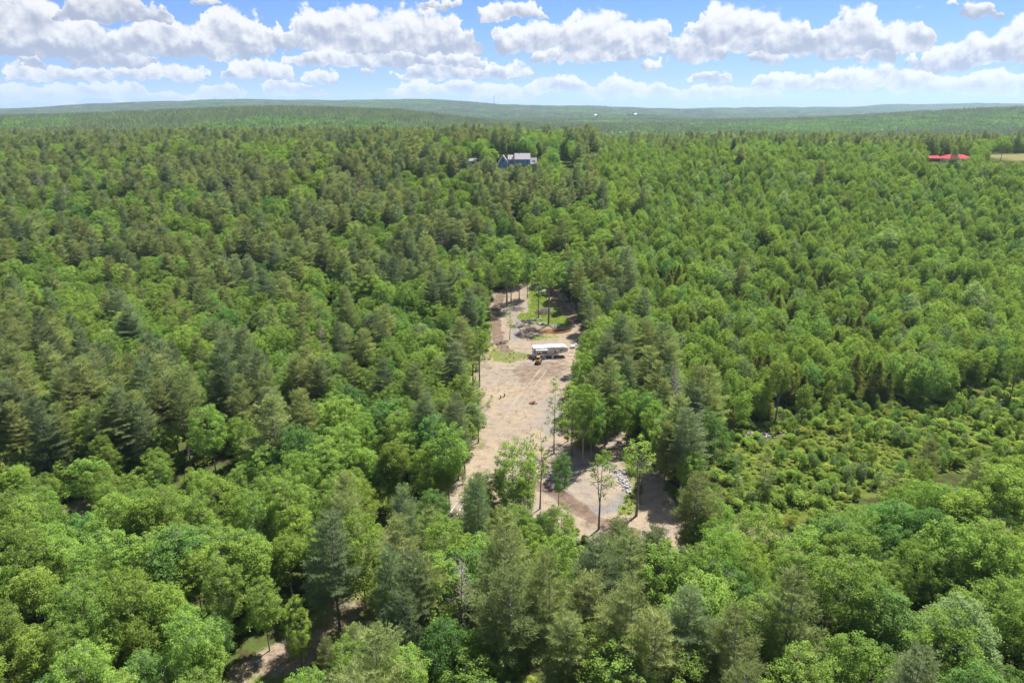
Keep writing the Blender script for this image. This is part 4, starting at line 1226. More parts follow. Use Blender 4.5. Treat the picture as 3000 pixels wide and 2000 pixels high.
# ------------------------------------------------------------------ shrubs, undergrowth
def shrubs():
    rng = np.random.default_rng(51)
    cand = []
    lo, hi = CUT.min(0), CUT.max(0)
    n = 5200
    x = rng.uniform(lo[0], min(hi[0], 170), n); y = rng.uniform(lo[1], hi[1], n)
    ok = inside(CUT, x, y) & (fbm(x, y, 5, 61) > 0.33) & ~(inside(CUT_BARE, x, y) & (rng.random(n) < .8))
    x, y = x[ok], y[ok]
    big = rng.random(len(x)) ** 2.2
    h = 0.5 + 2.0 * big
    z = H(x, y)
    px, py, d = project(x, y, z + h * .6)
    view = (px > 0) & (px < 3000)
    order = np.argsort(-(h / d) * view)
    names = {0: 'olive', 1: 'yellow-green', 2: 'deep green', 3: 'pale olive'}
    cells, rest = {}, []
    for c, i in enumerate(order):
        k = int(rng.integers(0, 4))
        if c < 170 and view[i]:
            col = ['near the clearing', 'near the pale-trunked tree', 'mid cutover', 'right of mid cutover', 'near the stone heap'][min(4, max(0, int((px[i] - 2100) / 180)))]
            row = ['on the far side', 'in the middle', 'on the near side'][0 if py[i] < 1240 else 1 if py[i] < 1330 else 2]
            cells.setdefault((names[k], col, row), []).append((px[i], i, k))
        else: rest.append((i, k))
    for (nm, col, row), mem in cells.items():
        mem.sort()
        for j, (_, i, k) in enumerate(mem):
            lab = f'{nm} shrub {row}, {col}, {ORD[min(j, 19)]} from left' if len(mem) > 1 else f'only {nm} shrub {row} of the cutover, {col}'
            plant('s%d' % k, x[i], y[i], h[i], rng.uniform(0, 6.28), lab.replace('of the cutover mid cutover', 'of mid cutover').replace('of the cutover right of mid cutover', 'right of mid cutover'), 'shrubs of the cutover', rng.uniform(.9, 1.4))
    # knee-high cover over the whole cutover
    lo, hi = CUT.min(0), CUT.max(0)
    a, b = rng.uniform(lo[0], min(hi[0], 150), 9000), rng.uniform(lo[1], hi[1], 9000)
    q = inside(CUT, a, b) & (fbm(a, b, 4, 65) > .36) & ~inside(CUT_BARE, a, b)
    low = [(a[i], b[i]) for i in np.where(q)[0]]; lz = H(a[q], b[q])
    # low growth under the trees, along the clearing rim and between the shrubs
    pts, ks, sc_ = [], [], []
    for (a_, b_), z_ in zip(low, lz):
        pts.append((a_, b_, z_ - .05)); ks.append('s%d' % rng.choice([0, 1, 3, 3])); sc_.append(rng.uniform(.22, .5))
    for i, k in rest:
        pts.append((x[i], y[i], z[i]))
        if rng.random() < .22: ks.append('y%d' % rng.integers(0, 5)); sc_.append(rng.uniform(.16, .42))
        else: ks.append('s%d' % k); sc_.append(h[i] / 1.8)
    for (y0, y1, st, pr) in ((46, 330, 3.4, .75),):
        a, b, r = scatter(y0, y1, st, 77)
        q = r.random(len(a)) < pr
        for P in NO_BASE: q &= ~inside(P, a, b)
        for P, w in ((ROAD_C, 3.8), (ROAD_E, 2.4)): q &= pdist(P, a, b, False) > w
        hh = r.uniform(1.0, 3.6, len(a)); zz = H(a, b)
        q &= ~blocked(a, b, zz, hh, np.full(len(a), 1.2)) & (fbm(a, b, 18, 63) > .24)
        for i in np.where(q)[0]:
            pts.append((a[i], b[i], zz[i])); ks.append('s%d' % r.integers(0, 4)); sc_.append(hh[i] / 1.8)
    # tufts in the clearing itself
    r = np.random.default_rng(79)
    for poly, n, hmax in ((GRASS_B, 26, .7), (GRASS_D, 60, .7), (GRASS_E, 50, .8), (CLEAR, 170, .55)):
        lo, hi = poly.min(0), poly.max(0)
        a, b = r.uniform(lo[0], hi[0], n * 2), r.uniform(lo[1], hi[1], n * 2)
        q = inside(poly, a, b) & (pdist(ROAD_C, a, b, False) > 3.5) & (fbm(a, b, 4, 81) > (.5 if poly is CLEAR else .3)) & (np.hypot(a - RX, b - RY) > 4)
        q &= (pdist(CLEAR, a, b) < 4) | (poly is not CLEAR)
        for i in np.where(q)[0]:
            pts.append((a[i], b[i], Hf(a[i], b[i]))); ks.append('s%d' % r.choice([0, 1, 3])); sc_.append(r.uniform(.2, hmax) / 1.8)
    instancer('undergrowth', pts, ks, list(np.random.default_rng(5).uniform(0, 6.28, len(pts))), sc_, 'low leafy growth under the trees and between the shrubs',
              {k: list(FIRST[k]) for k in set(ks)})
shrubs()

# ------------------------------------------------------------------ far woods: patches of small trees, repeated over the hills
def patch_mesh(name, seed, size, ntree, nleaf, pine_share, mats, leaf):
    rng = np.random.default_rng(seed)
    V, Q, T, mi, tn = [], [], [], [], []
    accs = [Acc() for _ in mats]
    k = int(math.sqrt(ntree))
    for i in range(k):
        for j in range(k):
            x = (i + .5 + rng.uniform(-.45, .45)) / k * size - size / 2; y = (j + .5 + rng.uniform(-.45, .45)) / k * size - size / 2
            t0 = rng.uniform(.1, .8)
            if rng.random() < pine_share:
                h, R = rng.uniform(12, 19), 2.7; m = 2
                n = int(nleaf * 1.1); zt = rng.uniform(0, 1, n); a = rng.uniform(0, 6.283, n)
                rr = R * (1 - zt) ** .8 * rng.uniform(.4, 1, n) + .15
                C = np.stack([x + np.cos(a) * rr, y + np.sin(a) * rr, h * (.3 + .7 * zt)], 1)
                Nn = unit(np.stack([np.cos(a) * .5, np.sin(a) * .5, np.full(n, .8)], 1) + rng.normal(size=(n, 3)) * .4)
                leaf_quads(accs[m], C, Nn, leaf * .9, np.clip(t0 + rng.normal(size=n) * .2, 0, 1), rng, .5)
            else:
                h, R = rng.uniform(10, 15), rng.uniform(2.6, 4.2); m = int(rng.random() < .35)
                n = nleaf; d = unit(rng.normal(size=(n, 3))); d[:, 2] = np.abs(d[:, 2]) * 1.0 - .25
                C = np.array([x, y, h * .62]) + d * np.array([R, R, h * .38]) * rng.uniform(.75, 1.05, (n, 1))
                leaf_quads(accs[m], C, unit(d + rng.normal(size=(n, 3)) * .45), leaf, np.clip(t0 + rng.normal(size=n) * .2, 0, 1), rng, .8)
    # join the crowns of every material into one mesh
    me_parts = [a for a in accs if a.n]
    V, Q, tn, mi, off = [], [], [], [], 0
    for q, a in enumerate(accs):
        if not a.n: continue
        v = np.concatenate(a.V); f = np.concatenate(a.Q)
        V.append(v); Q.append(f + off); tn.append(np.concatenate(a.tone)); mi.append(np.full(len(f), q)); off += len(v)
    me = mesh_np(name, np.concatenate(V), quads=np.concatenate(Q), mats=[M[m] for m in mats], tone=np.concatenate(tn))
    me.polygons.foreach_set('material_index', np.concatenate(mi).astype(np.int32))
    return me

def far_woods():
    mats = ('leaf_deep', 'leaf_mid', 'needle_deep')  # darker colours carry the self-shadow these coarse distant crowns lack
    sets = [('near', 1010, 2250, 30.0, 36, 130, 1.15, 900), ('far', 2250, 8600, 60.0, 100, 46, 2.3, 950)]
    for nm, y0, y1, size, nt_, nl, lf, seed in sets:
        protos = {}
        rng = np.random.default_rng(seed)
        rows = np.arange(y0, y1, size * .93)
        pts, ks, rot, scl = [], [], [], []
        for r, yv in enumerate(rows):
            w = yv * .86
            xs = np.arange(-w, w, size * .93) + (r % 2) * size / 2
            xs = xs + rng.uniform(-.12, .12, len(xs)) * size; ys = yv + rng.uniform(-.12, .12, len(xs)) * size
            zs = H0(xs, ys)
            pn = gau(xs, ys, -480, 1700, 300, 200, .25) + fbm(xs, ys, 330, 71, 3) + (rng.random(len(xs)) - .5) * .22
            for i in range(len(xs)):
                skip = False
                for fx, fy, fr in FAR_OPEN:
                    if abs(xs[i] - fx) < fr and abs(ys[i] - fy) < 70: skip = True
                if skip: continue
                pts.append((xs[i], ys[i], zs[i] - .5)); ks.append('m0' if pn[i] < .40 else 'm1' if pn[i] < .53 else 'm2')
                rot.append(rng.integers(0, 4) * math.pi / 2 + rng.uniform(-.15, .15)); scl.append(rng.uniform(.95, 1.1))
        for k, sh in (('m0', .05), ('m1', .35), ('m2', .8)):
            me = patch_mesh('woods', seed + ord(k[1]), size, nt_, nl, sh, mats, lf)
            j = ks.index(k)
            o = obj('distant_woods', me, None, pts[j], (0, 0, rot[j]))
            tag(o, {'m0': 'distant leafy woods', 'm1': 'distant mixed woods', 'm2': 'distant dark pine woods'}[k] + (' on the hills past the ridge' if nm == 'near' else ' on the farthest hills'), None, None, 'stuff')
            protos[k] = [o]
            del pts[j], ks[j], rot[j], scl[j]
        instancer('distant_forest', pts, ks, rot, scl, 'unbroken woods covering the hills behind the ridge' if nm == 'near' else 'unbroken woods covering the farthest hills', protos, False)
FARM = hit(1862, 341, 2); FARM2 = hit(1745, 344, 2)
FAR_OPEN = [(FARM[0] + 40, FARM[1], 120), (FARM2[0], FARM2[1], 40)]
far_woods()
# ------------------------------------------------------------------ things in the clearing
M['rv_white']  = simple('rv_white', (0.50, 0.50, 0.53), 0.35, 0.04, 1.5, spec=0.5)
M['rv_roof']   = simple('rv_roof', (0.70, 0.70, 0.70), 0.6, 0.03, 1.0)
M['rv_grey']   = simple('rv_grey', (0.36, 0.37, 0.40), 0.5, 0.06, 2.0)
M['decal']     = simple('decal', (0.10, 0.07, 0.06), 0.4, 0.1)
M['glass']     = simple('glass', (0.025, 0.028, 0.034), 0.08, 0.1, spec=0.6)
M['glass_warm'] = simple('glass_warm', (0.10, 0.06, 0.035), 0.15, 0.2, spec=0.5)
M['rubber']    = simple('rubber', (0.022, 0.022, 0.022), 0.85)
M['steel']     = simple('steel', (0.30, 0.30, 0.31), 0.45, 0.15, metal=0.6)
M['yellow']    = simple('yellow', (0.27, 0.135, 0.03), 0.45, 0.18, 4.0, spec=0.4)
M['dark_metal'] = simple('dark_metal', (0.035, 0.033, 0.03), 0.6, 0.2)
M['plank']     = simple('plank', (0.22, 0.17, 0.125), 0.8, 0.25, 5.0)
M['plank_grey'] = simple('plank_grey', (0.30, 0.29, 0.275), 0.85, 0.2, 5.0)
M['teal']      = simple('teal', (0.10, 0.26, 0.25), 0.5)
M['blue_plastic'] = simple('blue_plastic', (0.05, 0.22, 0.62), 0.4)
M['grey_plastic'] = simple('grey_plastic', (0.30, 0.33, 0.36), 0.5)
M['pale_green'] = simple('pale_green', (0.23, 0.29, 0.245), 0.6)
M['white_plastic'] = simple('white_plastic', (0.6, 0.6, 0.61), 0.4, 0.06)
M['stone']     = simple('stone', (0.22, 0.21, 0.207), 0.9, 0.35, 2.5, bump=0.4)
M['stone_pale'] = simple('stone_pale', (0.28, 0.265, 0.255), 0.9, 0.3, 2.5, bump=0.4)
M['stick']     = simple('stick', (0.20, 0.165, 0.145), 0.9, 0.45, 1.2)
M['house_blue'] = simple('house_blue', (0.11, 0.24, 0.48), 0.7, 0.08, 2.0)
M['trim']      = simple('trim', (0.55, 0.55, 0.56), 0.5, 0.03)
M['shingle']   = simple('shingle', (0.20, 0.19, 0.20), 0.9, 0.14, 3.0)
M['brick']     = simple('brick', (0.17, 0.075, 0.055), 0.9, 0.2, 4.0)
M['red_metal'] = simple('red_metal', (0.34, 0.05, 0.055), 0.9, 0.08, 1.0, spec=0.05)
M['maroon']    = simple('maroon', (0.17, 0.06, 0.075), 0.6, 0.1)
M['cream']     = simple('cream', (0.62, 0.58, 0.50), 0.7, 0.06)
M['wire']      = simple('wire', (0.10, 0.10, 0.10), 0.6)
M['pole']      = simple('pole', (0.16, 0.12, 0.09), 0.9, 0.2)

def at_px(px, py):
    x, y = hit(px, py, fn=H if py > 700 else H0)
    return x, y, Hf(x, y)

# ---- fifth-wheel camper, nose to the right
def camper():
    x, y, z = at_px(1562, 1050)
    e = empty('camper_trailer', (x, y, z), math.radians(7))
    e.scale = (1.03, 1.0, .9)
    tag(e, 'white fifth-wheel camper with dark swoosh graphics parked across the clearing', 'camper')
    W = 2.5
    prof = [(0, .62), (6.9, .62), (7.0, .75), (7.15, 1.42), (7.6, 1.55), (9.1, 1.62), (9.75, 1.85), (10.0, 2.35), (9.96, 2.85), (9.75, 3.25), (9.3, 3.52), (8.6, 3.66), (0.1, 3.5), (0, 3.4)]
    b = MB().prism(prof, 0, W).build('body', M['rv_white'], e, bevel=.05)
    roof = MB().prism([(0.06, 3.50), (8.6, 3.665), (9.32, 3.525), (9.36, 3.56), (8.62, 3.715), (0.06, 3.55)], -.03, W + .03).build('roof', M['rv_roof'], e)
    for (a, c, w, hgt) in ((3.0, .9, .8, .22), (5.6, .8, .45, .14), (7.2, 1.3, .4, .13), (1.4, 1.4, .4, .12)):
        zr = 3.55 + a * .0194
        MB().box(a, a + w, c, c + w * .9, zr - .02, zr + hgt).build('roof_vent', M['rv_grey'] if a == 3.0 else M['rv_white'], roof)
    sl = MB().box(.75, 4.0, -.55, .02, .72, 2.95).build('slide_out', M['rv_white'], e, bevel=.04)
    MB().box(.68, 4.07, -.62, .02, 2.955, 3.03).build('slide_awning', M['rv_roof'], sl)
    for (a, c, z0, z1, m_) in ((.95, 2.25, 1.55, 2.1, 'glass_warm'), (2.45, 3.85, 1.6, 2.45, 'glass_warm')):
        f = MB().box(a - .06, c + .06, -.575, -.555, z0 - .06, z1 + .06).build('window_frame', M['rv_roof'], sl)
        MB().box(a, c, -.59, -.577, z0, z1).build('window', M[m_], sl)
    MB().box(.75, 4.0, -.562, -.553, .74, 1.05).build('skirt_band', M['rv_grey'], sl)
    for (a, c, z0, z1) in ((.2, .5, 1.75, 2.6), (4.75, 4.98, 1.6, 2.0), (6.05, 6.5, 1.75, 2.55), (7.5, 8.35, 2.2, 2.6)):
        MB().box(a, c, -.02, .01, z0, z1).build('window', M['glass'], e)
    # entrance door with a teal curtain strip
    d = MB().box(4.1, 4.62, -.03, .01, .85, 2.75).build('door', M['rv_white'], e)
    MB().box(4.14, 4.3, -.05, -.032, .9, 1.75).build('door_panel', M['teal'], d)
    # swooshes: thin curved strips just proud of the side
    def swoosh(pts, w):
        n = len(pts); P = np.array(pts, float)
        ww = w * np.sin(np.linspace(.12, 3.02, n))
        v = [(p[0], -.012, p[1] - q) for p, q in zip(P, ww)] + [(p[0], -.012, p[1] + q) for p, q in zip(P, ww)]
        v += [(a, -.004, c) for a, _, c in v]
        f = [(i, i + 1, n + i + 1, n + i) for i in range(n - 1)] + [(2*n + i, 3*n + i, 3*n + i + 1, 2*n + i + 1) for i in range(n - 1)]
        f += [(i, 2*n + i, 2*n + i + 1, i + 1) for i in range(n - 1)] + [(n + i, n + i + 1, 3*n + i + 1, 3*n + i) for i in range(n - 1)]
        MB().add(v, f).build('swoosh', M['decal'], e)
    def arc(a, c, z0, z1, bow, n=12):
        t = np.linspace(0, 1, n); return list(zip(a + (c - a) * t, z0 + (z1 - z0) * t + bow * np.sin(t * math.pi)))
    swoosh(arc(4.3, 6.0, 1.75, 2.75, -.12), .07); swoosh(arc(5.3, 8.1, 1.7, 2.2, -.25), .08); swoosh(arc(5.1, 8.6, 1.5, 2.05, -.22), .06)
    swoosh(arc(6.7, 9.9, 2.35, 1.95, .35), .08); swoosh(arc(7.2, 9.85, 2.75, 2.35, .2), .05); swoosh(arc(4.0, 6.9, 1.2, 1.5, -.12), .04); swoosh(arc(5.6, 6.2, 2.75, 3.0, .05), .05)
    for a in (3.9, 4.9):
        for yy in (.12, W - .34):
            w = MB().tube([(a, yy, .38), (a, yy + .22, .38)], .38, 16).build('wheel', M['rubber'], e)
            MB().tube([(a, yy - .01, .38), (a, yy + .23, .38)], .19, 12).build('rim', M['steel'], w)
    MB().box(.1, 6.8, .3, W - .3, .42, .61).build('chassis', M['dark_metal'], e)
    for yy in (.45, W - .45):
        MB().box(7.35, 7.5, yy - .07, yy + .07, .05, 1.5).build('landing_leg', M['dark_metal'], e)
    MB().box(7.9, 8.25, W / 2 - .15, W / 2 + .15, .95, 1.6).build('hitch', M['dark_metal'], e)
    MB().box(-.06, .06, .05, W - .05, .5, .62).build('bumper', M['steel'], e)
    return e
camper()

def steps():
    x, y, z = at_px(1611, 1048.5)
    e = empty('entry_steps', (x, y, z), math.radians(7))
    tag(e, 'small wooden entry steps with rails leading up to the camper door', 'steps')
    for i in range(3): MB().box(-.45, .45, -.45 + .3 * i, -.17 + .3 * i, .2 + .22 * i, .26 + .22 * i).build('tread', M['plank'], e)
    for s in (-.5, .46):
        MB().prism([(-.5, 0), (.45, 0), (.45, .75), (.15, .75)], s, s + .05, 'x').build('stringer', M['plank'], e)
        MB().box(s, s + .06, -.45, -.38, 0, 1.1).build('rail_post', M['plank_grey'], e)
        MB().box(s, s + .06, .3, .37, .6, 1.55).build('rail_post', M['plank_grey'], e)
        MB().add([(s, -.45, 1.08), (s + .06, -.45, 1.08), (s + .06, .37, 1.53), (s, .37, 1.53), (s, -.45, 1.14), (s + .06, -.45, 1.14), (s + .06, .37, 1.59), (s, .37, 1.59)],
                 [(0,3,2,1),(4,5,6,7),(0,1,5,4),(1,2,6,5),(2,3,7,6),(3,0,4,7)]).build('handrail', M['plank_grey'], e)
steps()

def skid_steer():
    x, y, z = at_px(1577, 1064)
    e = empty('skid_steer_loader', (x, y, z), math.radians(-12))
    tag(e, 'small orange-yellow tracked loader parked in front of the camper', 'loader')
    for s in (-1, 1):
        tr = MB().prism([(-1.0, .12), (-.8, 0), (.8, 0), (1.05, .2), (1.1, .42), (.95, .55), (-.9, .62), (-1.1, .42)], s * .62 - .17, s * .62 + .17, 'x').build('track', M['rubber'], e)
        for k in range(3): MB().tube([(s * .62 + s * .175, -.65 + .6 * k, .27), (s * .62 + s * .2, -.65 + .6 * k, .27)], .16, 10).build('roller', M['dark_metal'], tr)
    MB().prism([(-1.25, .35), (1.0, .35), (1.0, .75), (.3, .95), (-.6, 1.35), (-1.25, 1.3)], -.44, .44, 'x').build('body', M['yellow'], e, bevel=.03)
    g = MB().box(-.36, .36, -1.29, -1.255, .5, 1.2).build('engine_door', M['yellow'], e)
    for k in range(4): MB().box(-.28, .28, -1.31, -1.292, .62 + .14 * k, .69 + .14 * k).build('grille_slot', M['dark_metal'], g)
    cab = MB()
    for sx in (-.42, .36):
        cab.box(sx, sx + .06, -.55, -.48, 1.3, 2.05); cab.box(sx, sx + .06, .5, .57, .8, 2.0)
    cab.build('cab_frame', M['dark_metal'], e)
    MB().box(-.46, .46, -.62, .62, 2.0, 2.1).build('cab_roof', M['yellow'], e, bevel=.02)
    MB().box(-.36, .36, -.45, -.42, 1.35, 1.98).build('rear_glass', M['glass'], e)
    MB().box(-.25, .25, -.3, .2, .95, 1.15).build('seat', M['dark_metal'], e)
    for s in (-1, 1):
        MB().prism([(-1.2, 1.25), (-1.2, 1.5), (.9, 1.35), (1.55, .55), (1.4, .42), (.75, 1.12)], s * .52 - .06, s * .52 + .06, 'x').build('lift_arm', M['yellow'], e)
        MB().tube([(s * .52, -.5, .9), (s * .52, .7, 1.15)], .045, 8).build('cylinder', M['steel'], e)
    MB().prism([(1.45, .05), (2.25, .02), (2.25, .06), (1.6, .12), (1.55, .75), (1.45, .75)], -.85, .85, 'x').build('bucket', M['steel'], e)
skid_steer()

# ---- odds and ends round the camper
def pallet(px, py, rz, lab, name='wooden_pallet'):
    x, y, z = at_px(px, py); e = empty(name, (x, y, z + .02), rz); tag(e, lab, 'pallet')
    for k in range(3): MB().box(-.6, .6, -.5 + .45 * k, -.4 + .45 * k, 0, .1).build('bearer', M['plank_grey'], e)
    for k in range(6): MB().box(-.6 + .22 * k, -.48 + .22 * k, -.5, .5, .102, .125).build('slat', M['plank_grey'], e)
pallet(1671, 1041, .3, 'grey slatted pallet lying right of the camper nose')
def board_stack():
    x, y, z = at_px(1552, 1050); e = empty('board_rack', (x, y, z), .1); tag(e, 'weathered boards propped on a low frame left of the camper', 'board rack')
    for k in range(6): MB().box(-.55 + .19 * k, -.42 + .19 * k, -.05, .02, 0, 1.15 + .25 * ((k * 7) % 4) / 3).build('board', M['plank_grey'] if k % 2 else M['plank'], e)
    MB().box(-.75, .75, .03, .1, .35, .45).build('rail', M['plank'], e); MB().box(-.75, .75, .03, .1, .85, .95).build('rail', M['plank'], e)
board_stack()
def barrel(px, py, mat, lab, r=.3, h=.85, name='barrel', cat='barrel'):
    x, y, z = at_px(px, py); e = empty(name, (x, y, z)); tag(e, lab, cat)
    MB().tube([(0, 0, 0), (0, 0, h * .33), (0, 0, h * .36), (0, 0, h * .66), (0, 0, h * .69), (0, 0, h)], [r, r, r * 1.06, r * 1.06, r, r], 16).build('body', mat, e)
    MB().tube([(0, 0, h), (0, 0, h + .03)], r * .9, 16).build('lid', mat, e)
barrel(1563, 1056, M['rubber'], 'black barrel standing near the left end of the camper')
def tote(px, py, w, d, h, mat, lab, lid):
    x, y, z = at_px(px, py); e = empty('storage_bin', (x, y, z), .12); tag(e, lab, 'storage bin')
    MB().prism([(-w/2 * .9, 0), (w/2 * .9, 0), (w/2, h), (-w/2, h)], -d/2, d/2).build('bin', mat, e); MB().box(-w/2 - .03, w/2 + .03, -d/2 - .03, d/2 + .03, h, h + .06).build('lid', lid, e)
tote(1595, 1051, .9, .55, .5, M['grey_plastic'], 'grey storage bin beside the slide-out of the camper', M['white_plastic'])
tote(1587, 1052, .6, .5, .4, M['blue_plastic'], 'blue storage bin beside the slide-out of the camper', M['grey_plastic'])
tote(1619, 1049, .55, .5, .75, M['white_plastic'], 'white box right of the camper steps', M['white_plastic'])
def grill():
    x, y, z = at_px(1601, 1050); e = empty('covered_grill', (x, y, z), .1); tag(e, 'grey covered grill against the camper left of the steps', 'grill')
    for a in (-.45, .4):
        for b in (-.22, .17): MB().box(a, a + .05, b, b + .05, 0, .75).build('leg', M['dark_metal'], e)
    MB().box(-.5, .5, -.28, .28, .75, .9).build('firebox', M['dark_metal'], e)
    MB().prism([(-.28, .9), (.28, .9), (.26, 1.1), (.1, 1.25), (-.1, 1.25), (-.26, 1.1)], -.48, .48, 'x').build('hood', M['steel'], e)
grill()
def tank():
    x, y, z = at_px(1678, 1019); e = empty('plastic_tank', (x, y, z), .35); tag(e, 'white plastic tank lying in the grass beyond the camper nose', 'tank')
    MB().tube([(-.8, 0, .45), (-.72, 0, .45), (.6, 0, .45), (.7, 0, .45)], [.25, .45, .45, .25], 16).build('body', M['white_plastic'], e)
    MB().tube([(0, 0, .85), (0, 0, 1.02)], .14, 12).build('cap', M['white_plastic'], e)
    for a in (-.45, .4): MB().box(a, a + .12, -.35, .35, 0, .22).build('cradle', M['plank'], e)
    x2, y2, z2 = at_px(1686, 1013); e = empty('water_jug', (x2, y2, z2)); tag(e, 'upright white jug behind the lying white tank', 'jug')
    MB().tube([(0, 0, 0), (0, 0, .7), (0, 0, .85), (0, 0, .95)], [.38, .38, .2, .14], 14).build('body', M['white_plastic'], e); MB().tube([(0, 0, .95), (0, 0, 1.03)], .16, 12).build('cap', M['grey_plastic'], e)
tank()
for i, (px, py, hh) in enumerate(((1467, 1166, .95), (1478, 1161, 1.05))):
    x, y, z = at_px(px, py); e = empty('utility_riser', (x, y, z)); tag(e, ('left' if i == 0 else 'right') + ' pale green utility riser beside the sandy road', 'utility riser', 'utility risers by the road')
    MB().tube([(0, 0, -.1), (0, 0, hh * .86)], .2, 14).build('pipe', M['pale_green'], e); MB().tube([(0, 0, hh * .86), (0, 0, hh * .96), (0, 0, hh)], [.24, .24, .12], 14).build('cap', M['pale_green'], e)
x, y, z = at_px(752, 1946); e = empty('blue_jug', (x, y, z)); tag(e, 'small bright blue jug on the shaded ground at the bottom left', 'jug')
MB().tube([(0, 0, 0), (0, 0, .45), (0, 0, .55)], [.16, .16, .07], 12).build('body', M['blue_plastic'], e); MB().tube([(0, 0, .55), (0, 0, .6)], .07, 10).build('cap', M['white_plastic'], e)

# ---- stones, brush, logs
def rock_mesh(rng, r):
    import bmesh
    bm = bmesh.new(); bmesh.ops.create_icosphere(bm, subdivisions=1, radius=1)
    s = np.array([1, rng.uniform(.6, 1), rng.uniform(.4, .7)]) * r
    V = np.array([v.co[:] for v in bm.verts]) * s * rng.uniform(.75, 1.2, (len(bm.verts), 1))
    F = np.array([[v.index for v in f.verts] for f in bm.faces]); bm.free()
    a = rng.uniform(0, 6.28); R_ = np.array([[math.cos(a), -math.sin(a), 0], [math.sin(a), math.cos(a), 0], [0, 0, 1]])
    return V @ R_.T, F

def rock_pile(px0, py0, px1, py1, n, big, lab, seed, spread=1.6, mat='stone', rmax=.55):
    rng = np.random.default_rng(seed)
    a, b = np.array(hit(px0, py0, fn=H)), np.array(hit(px1, py1, fn=H)); c = (a + b) / 2
    e = empty('rock_pile', (c[0], c[1], Hf(*c))); tag(e, lab, 'rock pile')
    z0 = e.location.z
    acc = Acc()
    for k in range(n + big):
        t = rng.uniform(0, 1); p = a + (b - a) * t + rng.normal(size=2) * spread * (.5 if k < big else .8)
        r = rng.uniform(.32, rmax) if k < big else rng.uniform(.1, .28)
        V, F = rock_mesh(rng, r)
        V = V + np.array([p[0] - c[0], p[1] - c[1], Hf(*p) - z0 + r * .25 + max(0, .5 - abs(p - (a + (b - a) * t)).sum() * .3) * rng.random()])
        if k < big: obj('boulder', mesh_np('boulder', V, tris=F, mats=[M[mat if k % 3 else 'stone_pale']]), e)
        else: acc.add(V, T=F)
    o = obj('loose_stones', acc.mesh('loose_stones', M[mat]), e); o["kind"] = 'stuff'
rock_pile(1540, 946, 1642, 957, 150, 34, 'long heap of broken grey rock between the grass ring and the pond', 61, 1.5)
rock_pile(1535, 940, 1585, 938, 90, 10, 'scatter of pale rock at the left end of the grass ring', 62, 1.3, 'stone_pale')
rock_pile(1620, 1388, 1600, 1410, 110, 10, 'bluish stone heap on the left rim of the gravel pad', 63, 1.4)
rock_pile(1800, 1375, 1840, 1440, 160, 12, 'ridge of broken stone along the right rim of the gravel pad', 64, .9, 'stone_pale', .4)
rock_pile(2925, 1184, 2990, 1190, 120, 14, 'grey stone heap under the leaning tree near the right edge', 65, 1.5)
rock_pile(2190, 1275, 2280, 1270, 140, 12, 'flat stony strip at the far left corner of the cutover', 66, 1.6, 'stone_pale', .4)

def sticks(name, px, py, n, rad, hgt, lab, seed, cat='brush pile', mat='stick', ln=(1.0, 3.2)):
    rng = np.random.default_rng(seed)
    x, y, z = at_px(px, py); e = empty(name, (x, y, z)); tag(e, lab, cat)
    small = Acc()
    for k in range(n):
        a, q = rng.uniform(0, 6.28), rng.uniform(0, 6.28); r = rad * rng.random() ** .6
        L = rng.uniform(*ln); t = 1 - (r / rad) ** 1.5
        p = np.array([math.cos(a) * r, math.sin(a) * r * .8, .08 + hgt * t * rng.uniform(.2, 1)])
        d = np.array([math.cos(q), math.sin(q), rng.normal() * .22]) * L / 2
        P = np.array([p - d, p + rng.normal(size=3) * .1, p + d]); P[:, 2] = np.maximum(P[:, 2], .04)
        if k < 12: 
            o_ = Acc(); o_.tube(P, np.array([.11, .1, .07]), 6); obj('log', o_.mesh('log', M[mat]), e)
        else: small.tube(P, np.array([.045, .035, .015]), 4)
    o = obj('branches', small.mesh('branches', M[mat]), e); o["kind"] = 'stuff'
sticks('brush_pile', 1592, 914, 230, 3.1, 1.7, 'big dark brush pile in the middle of the grass ring', 71)
sticks('brush_pile', 1510, 905, 150, 3.2, .8, 'low brush pile under the multi-stemmed trees at the clearing top', 72)
sticks('brush_pile', 1660, 1192, 110, 2.4, .9, 'tangle of cut logs under the trees right of the sandy road', 73)
sticks('brush_pile', 1560, 1182, 16, .8, .3, 'small reddish dead branch lying on the sandy road', 74, mat='brick', ln=(.5, 1.6))
sticks('brush_pile', 1270, 1495, 60, 2.6, .4, 'loose fallen branches at the foot of the sandy road on the left', 75)
for i, (p, q, lab) in enumerate((((1318, 1504), (1350, 1462), 'pale bare fallen pole at the foot of the sandy road'), ((1338, 1510), (1372, 1458), 'second pale fallen pole right beside the first'),
                                 ((1600, 1512), (1640, 1533), 'short fallen log at the lower edge of the brown track'), ((2120, 1420), (2190, 1410), 'grey fallen log at the left edge of the cutover'),
                                 ((2380, 1335), (2420, 1320), 'grey fallen log lying among the shrubs in mid cutover'))):
    a, b = np.array(at_px(*p)), np.array(at_px(*q)); d = b - a
    e = empty('fallen_log', tuple(a)); tag(e, lab, 'log')
    P = np.array([[0, 0, .12], d * .5 + [0, 0, .16], d + [0, 0, .12]])
    MB().tube(list(P), [.13, .11, .07], 8).build('stem', M['plank_grey'], e)
    for s in (.45, .62, .8):
        MB().tube([tuple(d * s + [0, 0, .15]), tuple(d * s + [.3, .25 * (-1) ** i, .55])], [.04, .015], 5).build('branch_stub', M['plank_grey'], e)

